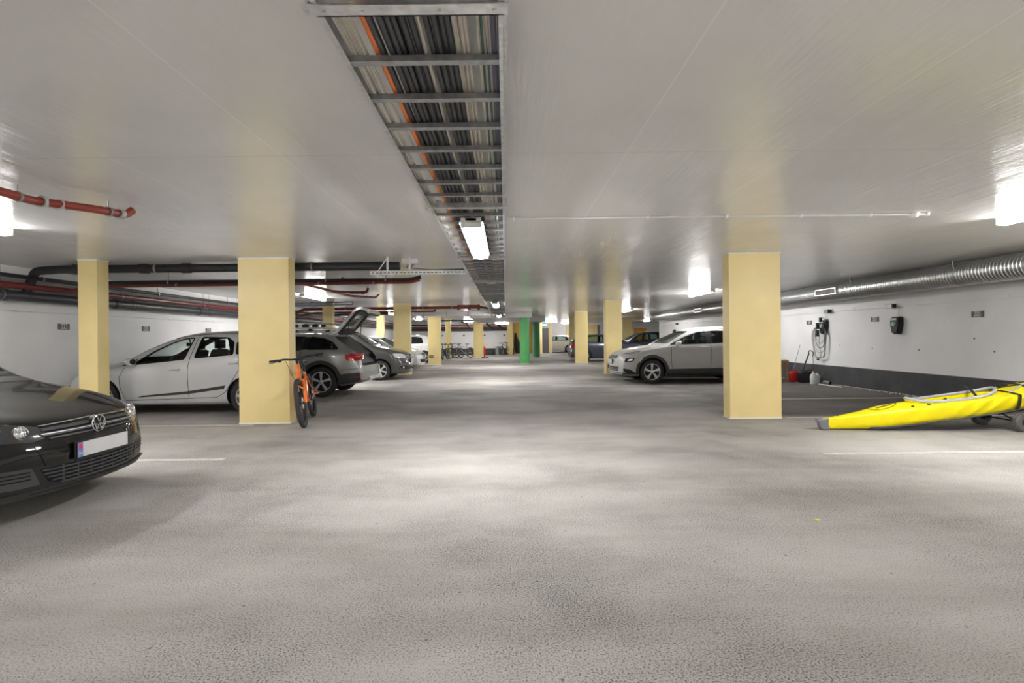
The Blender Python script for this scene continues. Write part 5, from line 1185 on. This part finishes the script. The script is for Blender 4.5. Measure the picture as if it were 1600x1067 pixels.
b_ = B(); prism(b_, [(x_-.19, z_) for x_, z_ in [(.02, .155), (.02, .11), (.045, .10), (.05, .05), (.085, .006), (.20, .004), (.175, .08), (.185, .165), (.15, .16), (.10, .15)]], 'Y', -.033, .033); obj('nose_cap', b_, 'kayak_g', kay, bevel=.012)
def kz(x, y): 
    h = kbvh.ray_cast(Vector((x, y, 3)), Vector((0, 0, -1)))[0]; return (h.z if h else .4)
b_ = B(); cxh = 5.12-4.4; tube(b_, [(cxh+.19*math.cos(a), .10*math.sin(a), kz(cxh+.19*math.cos(a), .10*math.sin(a))+.003) for a in [2*PI*k/36 for k in range(36)]], .004, 6, closed=True); obj('hatch_cord', b_, 'plastic_k', kay)
b_ = B(); tube(b_, [(cxh-.10, -.05, kz(cxh-.10, -.05)+.006), (cxh+.02, -.045, kz(cxh+.02, -.045)+.006), (cxh+.1, -.04, kz(cxh+.1, -.04)+.006)], .006, 6); obj('deck_line', b_, 'plastic_k', kay)
for x, y in ((4.52-4.4, 0), (5.42-4.4, -.17), (5.62-4.4, -.19)):
    b_ = B(); cbox(b_, (x, y, kz(x, y)+.006), (.035, .015, .018)); obj('deck_fitting', b_, 'plastic_k', kay, bevel=.003)
b_ = B(); cbox(b_, (5.47-4.4, 0, kz(5.47-4.4, 0)+.03), (.05, .03, .04)); obj('coaming_tip', b_, 'kayak', kay, bevel=.01)
# grey / black deck cords and the webbing behind the cockpit
for i, (p, q, mt, rr) in enumerate((((6.68, -.20), (7.35, .12), 'kayak_t', .012), ((6.72, .15), (7.25, -.16), 'plastic_k', .009), ((6.95, -.22), (7.05, .22), 'plastic_k', .012), ((7.1, -.2), (8.0, -.05), 'kayak_t', .016), ((7.1, .1), (7.9, .06), 'plastic_k', .008))):
    pts = []
    for k in range(9):
        t_ = k/8; x = p[0]+(q[0]-p[0])*t_-4.4; y = p[1]+(q[1]-p[1])*t_; pts.append((x, y, kz(x, y)+rr*.8))
    obj('deck_cord', tube(B(), pts, rr, 6), mt, kay)
b_ = B(); cbox(b_, (6.86-4.4, .1, kz(6.86-4.4, .1)+.03), (.12, .07, .05)); obj('paddle_clip', b_, 'plastic_k', kay, bevel=.012)
# webbing strap of the trolley round the hull
XSTR = 6.70
tr = thing('kayak_trolley', 'two-wheeled trolley with fat tyres carrying the raised end of the kayak', 'trolley', (6.76, KY, 0))
b_ = B(); rings = []; xx = XSTR
k, s_, d, hw = KP['keel'](xx), KP['sheer'](xx), KP['deck'](xx), KP['hw'](xx); h = s_-k; e = .008
P = [(0, k-e), (hw*.42, k+h*.02-e), (hw*.76+e, k+h*.12-e), (hw*.92+e, k+h*.34), (hw*.97+e, k+h*.62), (hw+e, s_), (hw*.94+e, s_+(d-s_)*.25+e), (hw*.75, s_+(d-s_)*.5+e), (hw*.45, s_+(d-s_)*.81+e), (0, d+e)]
full = [(y, z) for y, z in P]+[(-y, z) for y, z in P[-2:0:-1]]
for dx in (-.022, .022): rings.append([b_.verts.new((xx+dx-6.76+.10*(z-.5)*0, y, z)) for y, z in full])
n = len(full)
for j in range(n): b_.faces.new((rings[0][j], rings[0][(j+1) % n], rings[1][(j+1) % n], rings[1][j]))
so = obj('webbing_strap', b_, 'plastic_k', tr); sm = so.modifiers.new('s', 'SOLIDIFY'); sm.thickness = .005; sm.offset = 0
for s in (-1, 1):
    b_ = B(); R_ = .128; lathe(b_, [(.05, -.035), (.085, -.045), (.115, -.04), (R_, -.022), (R_, .022), (.115, .04), (.085, .045), (.05, .035)], c=(0, s*.31, R_), axis='Y', n=36, closed=True)
    for k in range(26):
        a = 2*PI*k/26
        for q in (-.018, .018): cbox(b_, ((R_)*math.cos(a+q*4), s*.31+q, R_+(R_)*math.sin(a+q*4)) if math.sin(a+q*4) > -.96 else (0, s*.31+q, R_*1.9), (.012, .02, .012))
    w_ = obj('tyre', b_, 'rubber_dusty', tr)
    b_ = B(); lathe(b_, [(.001, -.02), (.05, -.02), (.055, -.034), (.055, .034), (.05, .02), (.001, .02)], c=(0, s*.31, R_), axis='Y', n=24); obj('wheel_hub', b_, 'plastic_k', w_)
b_ = B(); tube(b_, [(0, -.30, .128), (0, .30, .128)], .010, 8)
zk = KP['keel'](6.76)
for s in (-1, 1):
    tube(b_, [(0, s*.22, .128), (.14, s*.14, KP['keel'](6.9)+.01-.02)], .010, 8); tube(b_, [(0, s*.22, .128), (-.13, s*.14, KP['keel'](6.63)-.01)], .010, 8)
    tube(b_, [(-.17, s*.14, KP['keel'](6.59)-.012), (.18, s*.14, KP['keel'](6.94)-.008)], .013, 8)
obj('trolley_frame', b_, 'plastic_k', tr)

# ------------------------------------------------------------------ wall chargers
def charger(label, y, z, cable=False):
    t = thing('wall_charger', label, 'charger', (XR-.001, y, z))
    # local: -x away from the wall
    b_ = B(); out = [(-.115, .19), (.115, .19), (.135, .16), (.135, .0), (.085, -.19), (-.085, -.19), (-.135, .0), (-.135, .16)]
    prism(b_, out, 'X', -.075, 0.0)
    prism(b_, [(y_*.86, z_*.86) for y_, z_ in out], 'X', -.115, -.075)
    obj('charger_shell', b_, 'plastic_k', t, bevel=.012)
    b_ = B(); lathe(b_, [(.001, -.150), (.028, -.150), (.045, -.145), (.058, -.115)], c=(0, 0, .03), axis='X', n=28); obj('socket_cover', b_, 'mintg', t)
    b_ = B(); prism(b_, [(-.07, .115), (.05, .115), (.05, .155), (-.07, .155)], 'X', -.119, -.114); obj('charger_label', b_, 'plate', t)
    b_ = B(); prism(b_, circ(.065, .13, .03, 16), 'X', -.122, -.114); obj('status_light', b_, 'plate', t)
    obj('feed_cable', tube(B(), bend([(-.03, -.02, .19), (-.03, -.03, 1.885-z), (-.03, .05, 1.90-z)], .03), .008, 6), 'plastic_w', t)
    if cable:
        rs = random.Random(5); 
        obj('hanging_plug', bx(-.17, -.115, -.05, .03, .14, .26), 'plastic_k', t, bevel=.012)
        obj('hanging_adapter', bx(-.21, -.13, .04, .10, -.05, .12), 'plastic_k', t, bevel=.012); obj('hanging_box', bx(-.20, -.12, .08, .16, -.25, -.07), 'plastic_d', t, bevel=.012)
        for k in range(5):
            y0 = .05+.05*k; drop = -.45-.13*k+.1*(k == 4)
            obj('charging_cable', tube(B(), bend([(-.16, .02, .10), (-.15, y0+.12, -.10), (-.13, y0+.18, -.30), (-.10, y0+.08, drop), (-.10, y0-.12-.06*k, drop+.05), (-.08, -.10-.02*k, -.15), (-.12, 0, .10)], .12, 6), .008, 6), 'plastic_k' if k % 2 else 'galvd', t)
        obj('loose_cable', tube(B(), bend([(-.14, .05, -.2), (-.12, .10, -.5), (-.10, .03, -.75), (-.12, .12, -.86)], .08), .008, 6), 'galvd', t); obj('cable_plug', cbox(B(), (-.12, .16, -.87), (.04, .07, .035)), 'plastic_k', t, bevel=.008)
        obj('cable_coil', tube(B(), [(-.09+.01*math.sin(3*a), -.02+.09*math.cos(a), .12+.14*math.sin(a)) for a in [2*PI*k/24 for k in range(24)]], .009, 6, closed=True), 'galvd', t)
    return t
charger('black wall charger with a round mint socket between signs 207 and 205', 11.55, 1.485)
charger('black wall charger draped with cables beside sign 209', 14.2, 1.50, cable=True)
charger('far wall charger seen above the windscreen of the light grey crossover', 26.8, 1.45)
for y, lab in ((11.75, 'small grey junction box above the mint socket charger'), (14.05, 'small grey junction box above the charger draped with cables'), (26.4, 'small dark junction box high on the far right wall')):
    o = tag(obj('junction_box', bx(XR-.115, XR-.04, y-.13, y+.05, 1.87, 1.965), 'barrel', bevel=.006), lab, 'junction box'); obj('box_end', bx(XR-.12, XR-.04, y-.17, y-.13, 1.875, 1.96), 'plastic_k', o)
# formwork holes in the right wall
for i, (y, z) in enumerate(((13.6, 1.02), (12.4, .96), (11.0, .96), (9.3, .97), (9.7, 1.2))):
    b_ = B(); prism(b_, circ(y, z, .018, 12), 'X', XR-.003, XR-.0005); o = obj('trim_hole', b_, 'sign'); o['kind'] = 'structure'

# ------------------------------------------------------------------ clutter by the right wall
t = thing('wooden_stool', 'low wooden stool behind the wide right column, papers on top', 'stool', (7.85, 15.35, 0))
b_ = B(); cbox(b_, (0, 0, .545), (.52, .42, .05)); obj('stool_top', b_, 'wood', t, bevel=.01)
for x in (-.21, .21):
    for y in (-.16, .16): obj('leg', bx(x-.022, x+.022, y-.022, y+.022, 0, .52), 'wood', t, bevel=.004)
b_ = B(); box(b_, -.21, .21, -.17, -.15, .43, .52); box(b_, -.21, .21, .15, .17, .43, .52); obj('stool_apron', b_, 'wood', t)
b_ = B(); cbox(b_, (7.98, 15.3, .585), (.22, .26, .03)); tag(obj('paper_stack', b_, 'plastic_w', bevel=.006), 'crumpled white papers lying on the wooden stool', 'paper')
def bottle(label, x, y, h, r, mat, cap, name='bottle', group=None):
    t = thing(name, label, 'bottle', (x, y, 0), 0, group)
    b_ = B(); lathe(b_, [(.001, 0), (r*.95, 0), (r, .02), (r, h*.62), (r*.8, h*.75), (r*.3, h*.86), (r*.3, h*.93)], n=20); obj('bottle_body', b_, mat, t)
    b_ = B(); lathe(b_, [(r*.34, h*.9), (r*.34, h), (.001, h)], n=14); obj('cap', b_, cap, t); return t
bottle('taller milky plastic bottle in front, by the right wall', 8.10, 13.95, .33, .075, 'bottle', 'plastic_w', group=None)
bottle('smaller milky plastic bottle behind the tall one', 8.22, 14.05, .28, .06, 'bottle', 'plastic_w')
bottle('milky bottle with dark cap, rearmost beside the black cans', 8.33, 14.15, .30, .07, 'bottle', 'green_plastic')
def can(label, x, y, w_, d_, h, mat, capm):
    t = thing('jerry_can', label, 'can', (x, y, 0)); b_ = B(); prism(b_, [(-w_/2, 0), (w_/2, 0), (w_/2, h*.72), (w_*.2, h*.86), (-w_*.3, h*.86), (-w_/2, h*.78)], 'Y', -d_/2, d_/2); obj('can_body', b_, mat, t, bevel=.02)
    obj('handle', tube(B(), bend([(-w_*.3, 0, h*.82), (-w_*.3, 0, h*.98), (w_*.22, 0, h*.98), (w_*.22, 0, h*.82)], .03), .012, 8), mat, t)
    b_ = B(); lathe(b_, [(.025, h*.75), (.025, h*.95), (.001, h*.95)], c=(w_*.36, 0, 0), n=12); obj('cap', b_, capm, t)
can('bright red fuel can with green cap by the right wall', 8.02, 14.7, .24, .18, .33, 'red_plastic', 'green_plastic')
can('black can between the red can and the bottles', 8.12, 14.45, .22, .18, .34, 'plastic_k', 'plastic_k')
can('dark red and black can leaning behind the black can', 8.3, 14.45, .24, .16, .34, 'plastic_k', 'red_plastic')
t = thing('garden_edger', 'black shafted garden tool with looped handle leaning by the cans', 'garden tool', (8.22, 14.62, 0))
b_ = B(); tube(b_, [(-.02, 0, .0), (-.10, .0, .12), (.02, .02, .38), (.18, .03, .78)], [.03, .05, .018, .018], 10); obj('shaft', b_, 'plastic_k', t)
obj('handle_loop', tube(B(), bend([(.16, .03, .74), (.18, .03, .86), (.24, .0, .86), (.27, -.03, .80), (.25, -.03, .70)], .03), .012, 8), 'plastic_k', t)
obj('motor_head', cbox(B(), (-.08, 0, .12), (.16, .14, .20)), 'plastic_k', t, bevel=.03); obj('power_cord', tube(B(), bend([(.25, -.03, .7), (.26, -.04, .5), (.24, -.03, .2), (.2, 0, .02)], .08), .006, 6), 'plastic_k', t)
tag(obj('metal_rod', tube(B(), [(8.02, 14.78, .30), (8.3, 14.9, 1.02)], .006, 6), 'galvd'), 'thin metal rod standing slanted out of the red can', 'rod')
o = tag(obj('white_strip', bx(8.15, 8.22, 12.9, 13.8, .001, .02), 'plastic_w', bevel=.004), 'long white plastic strip lying on the floor by the wall', 'strip')
b_ = B(); lathe(b_, [(.05, -.13), (.05, .13)], c=(8.35, 13.75, .051), axis='Y', n=20); o = tag(obj('grey_roll', b_, 'barrel'), 'short grey roll lying by the wall right of the bottles', 'roll'); b_ = B(); lathe(b_, [(.042, -.132), (.042, -.129)], c=(8.35, 13.75, .051), axis='Y', n=20); obj('roll_end', b_, 'plastic_k', o)
rs = random.Random(11); b_ = B()
for i in range(420):
    y = rs.uniform(9.6, 13.6); x = XR-.02-abs(rs.gauss(0, .10)); r = rs.uniform(.004, .012)
    vs = [b_.verts.new((x+r*a, y+r*c2, max(.001, r*.6+r*d2))) for a, c2, d2 in ((1, 0, -.5), (-.6, .8, -.5), (-.6, -.8, -.5), (0, 0, .9))]
    for f in ((0, 1, 2), (0, 1, 3), (1, 2, 3), (2, 0, 3)): b_.faces.new([vs[j] for j in f])
tag(obj('gravel', b_, 'plastic_w', smooth=0), 'pale grit swept along the foot of the right wall', 'gravel', kind='stuff')
tag(obj('litter_scrap', bx(2.16, 2.19, 3.70, 3.72, .0, .004), 'kayak'), 'tiny yellow scrap lying on the open floor', 'litter')

# ------------------------------------------------------------------ far left clutter
t = thing('bollard', 'red and yellow bollard post standing beside the column', 'bollard', (-1.42, 35.4, 0))
obj('post', bx(-.055, .055, -.03, .03, .04, .74), 'red_plastic', t, bevel=.006); obj('post_top', bx(-.055, .055, -.03, .03, .74, .97), 'yellow', t, bevel=.006, label='yellow top')
obj('bollard_base', bx(-.20, .26, -.15, .15, .0, .045), 'plastic_k', t, bevel=.01)
t = thing('metal_barrel', 'grey metal barrel standing against the back wall', 'barrel', (-.62, 40.5, 0))
b_ = B(); lathe(b_, [(.001, 0), (.17, 0), (.18, .02), (.18, .2), (.19, .21), (.18, .22), (.18, .42), (.19, .43), (.18, .44), (.18, .64), (.17, .66), (.001, .66)], n=28); obj('drum', b_, 'barrel', t)
b_ = B(); lathe(b_, [(.03, .66), (.03, .69), (.001, .69)], c=(.08, 0, 0), n=12); obj('bung', b_, 'plastic_k', t)
for x, h, w_, lab in ((-1.15, .34, .3, 'low dark bag by the back wall left of the barrel'), (-.92, .42, .12, 'small dark upright box by the back wall beside the bag')):
    tag(obj('storage_bag', cbox(B(), (x, 41.15, h/2), (w_, .25, h)), 'plastic_d', bevel=.04), lab, 'bag')
t = thing('covered_board', 'tall black wrapped board standing against the ochre wall', 'board bag', (.98, 43.7, 0))  # tall black covered item, built as a wrapped board
b_ = B(); rings = []
for z, hw, dx in ((0.02, .14, .08), (.15, .28, .10), (.45, .33, .08), (.8, .27, .0), (1.1, .18, -.08), (1.4, .12, -.14), (1.72, .06, -.17)):
    rings.append([b_.verts.new((dx+hw*math.cos(a), .10*math.sin(a)*min(1, hw/.12), z)) for a in [2*PI*k/16 for k in range(16)]])
for i in range(len(rings)-1):
    for k in range(16): b_.faces.new((rings[i][k], rings[i][(k+1) % 16], rings[i+1][(k+1) % 16], rings[i+1][k]))
b_.faces.new(rings[0]); b_.faces.new(rings[-1][::-1]); obj('board_cover', b_, 'plastic_k', t); obj('carry_strap', tube(B(), [(-.12, -.11, 1.0), (-.2, -.12, .7), (-.17, -.12, .4)], .012, 6), 'plastic_d', t)
tag(obj('marker_post', bx(1.715, 1.76, 33.5, 33.54, .0, 1.6), 'plate', smooth=0), 'narrow pale post between the two green columns', 'post')
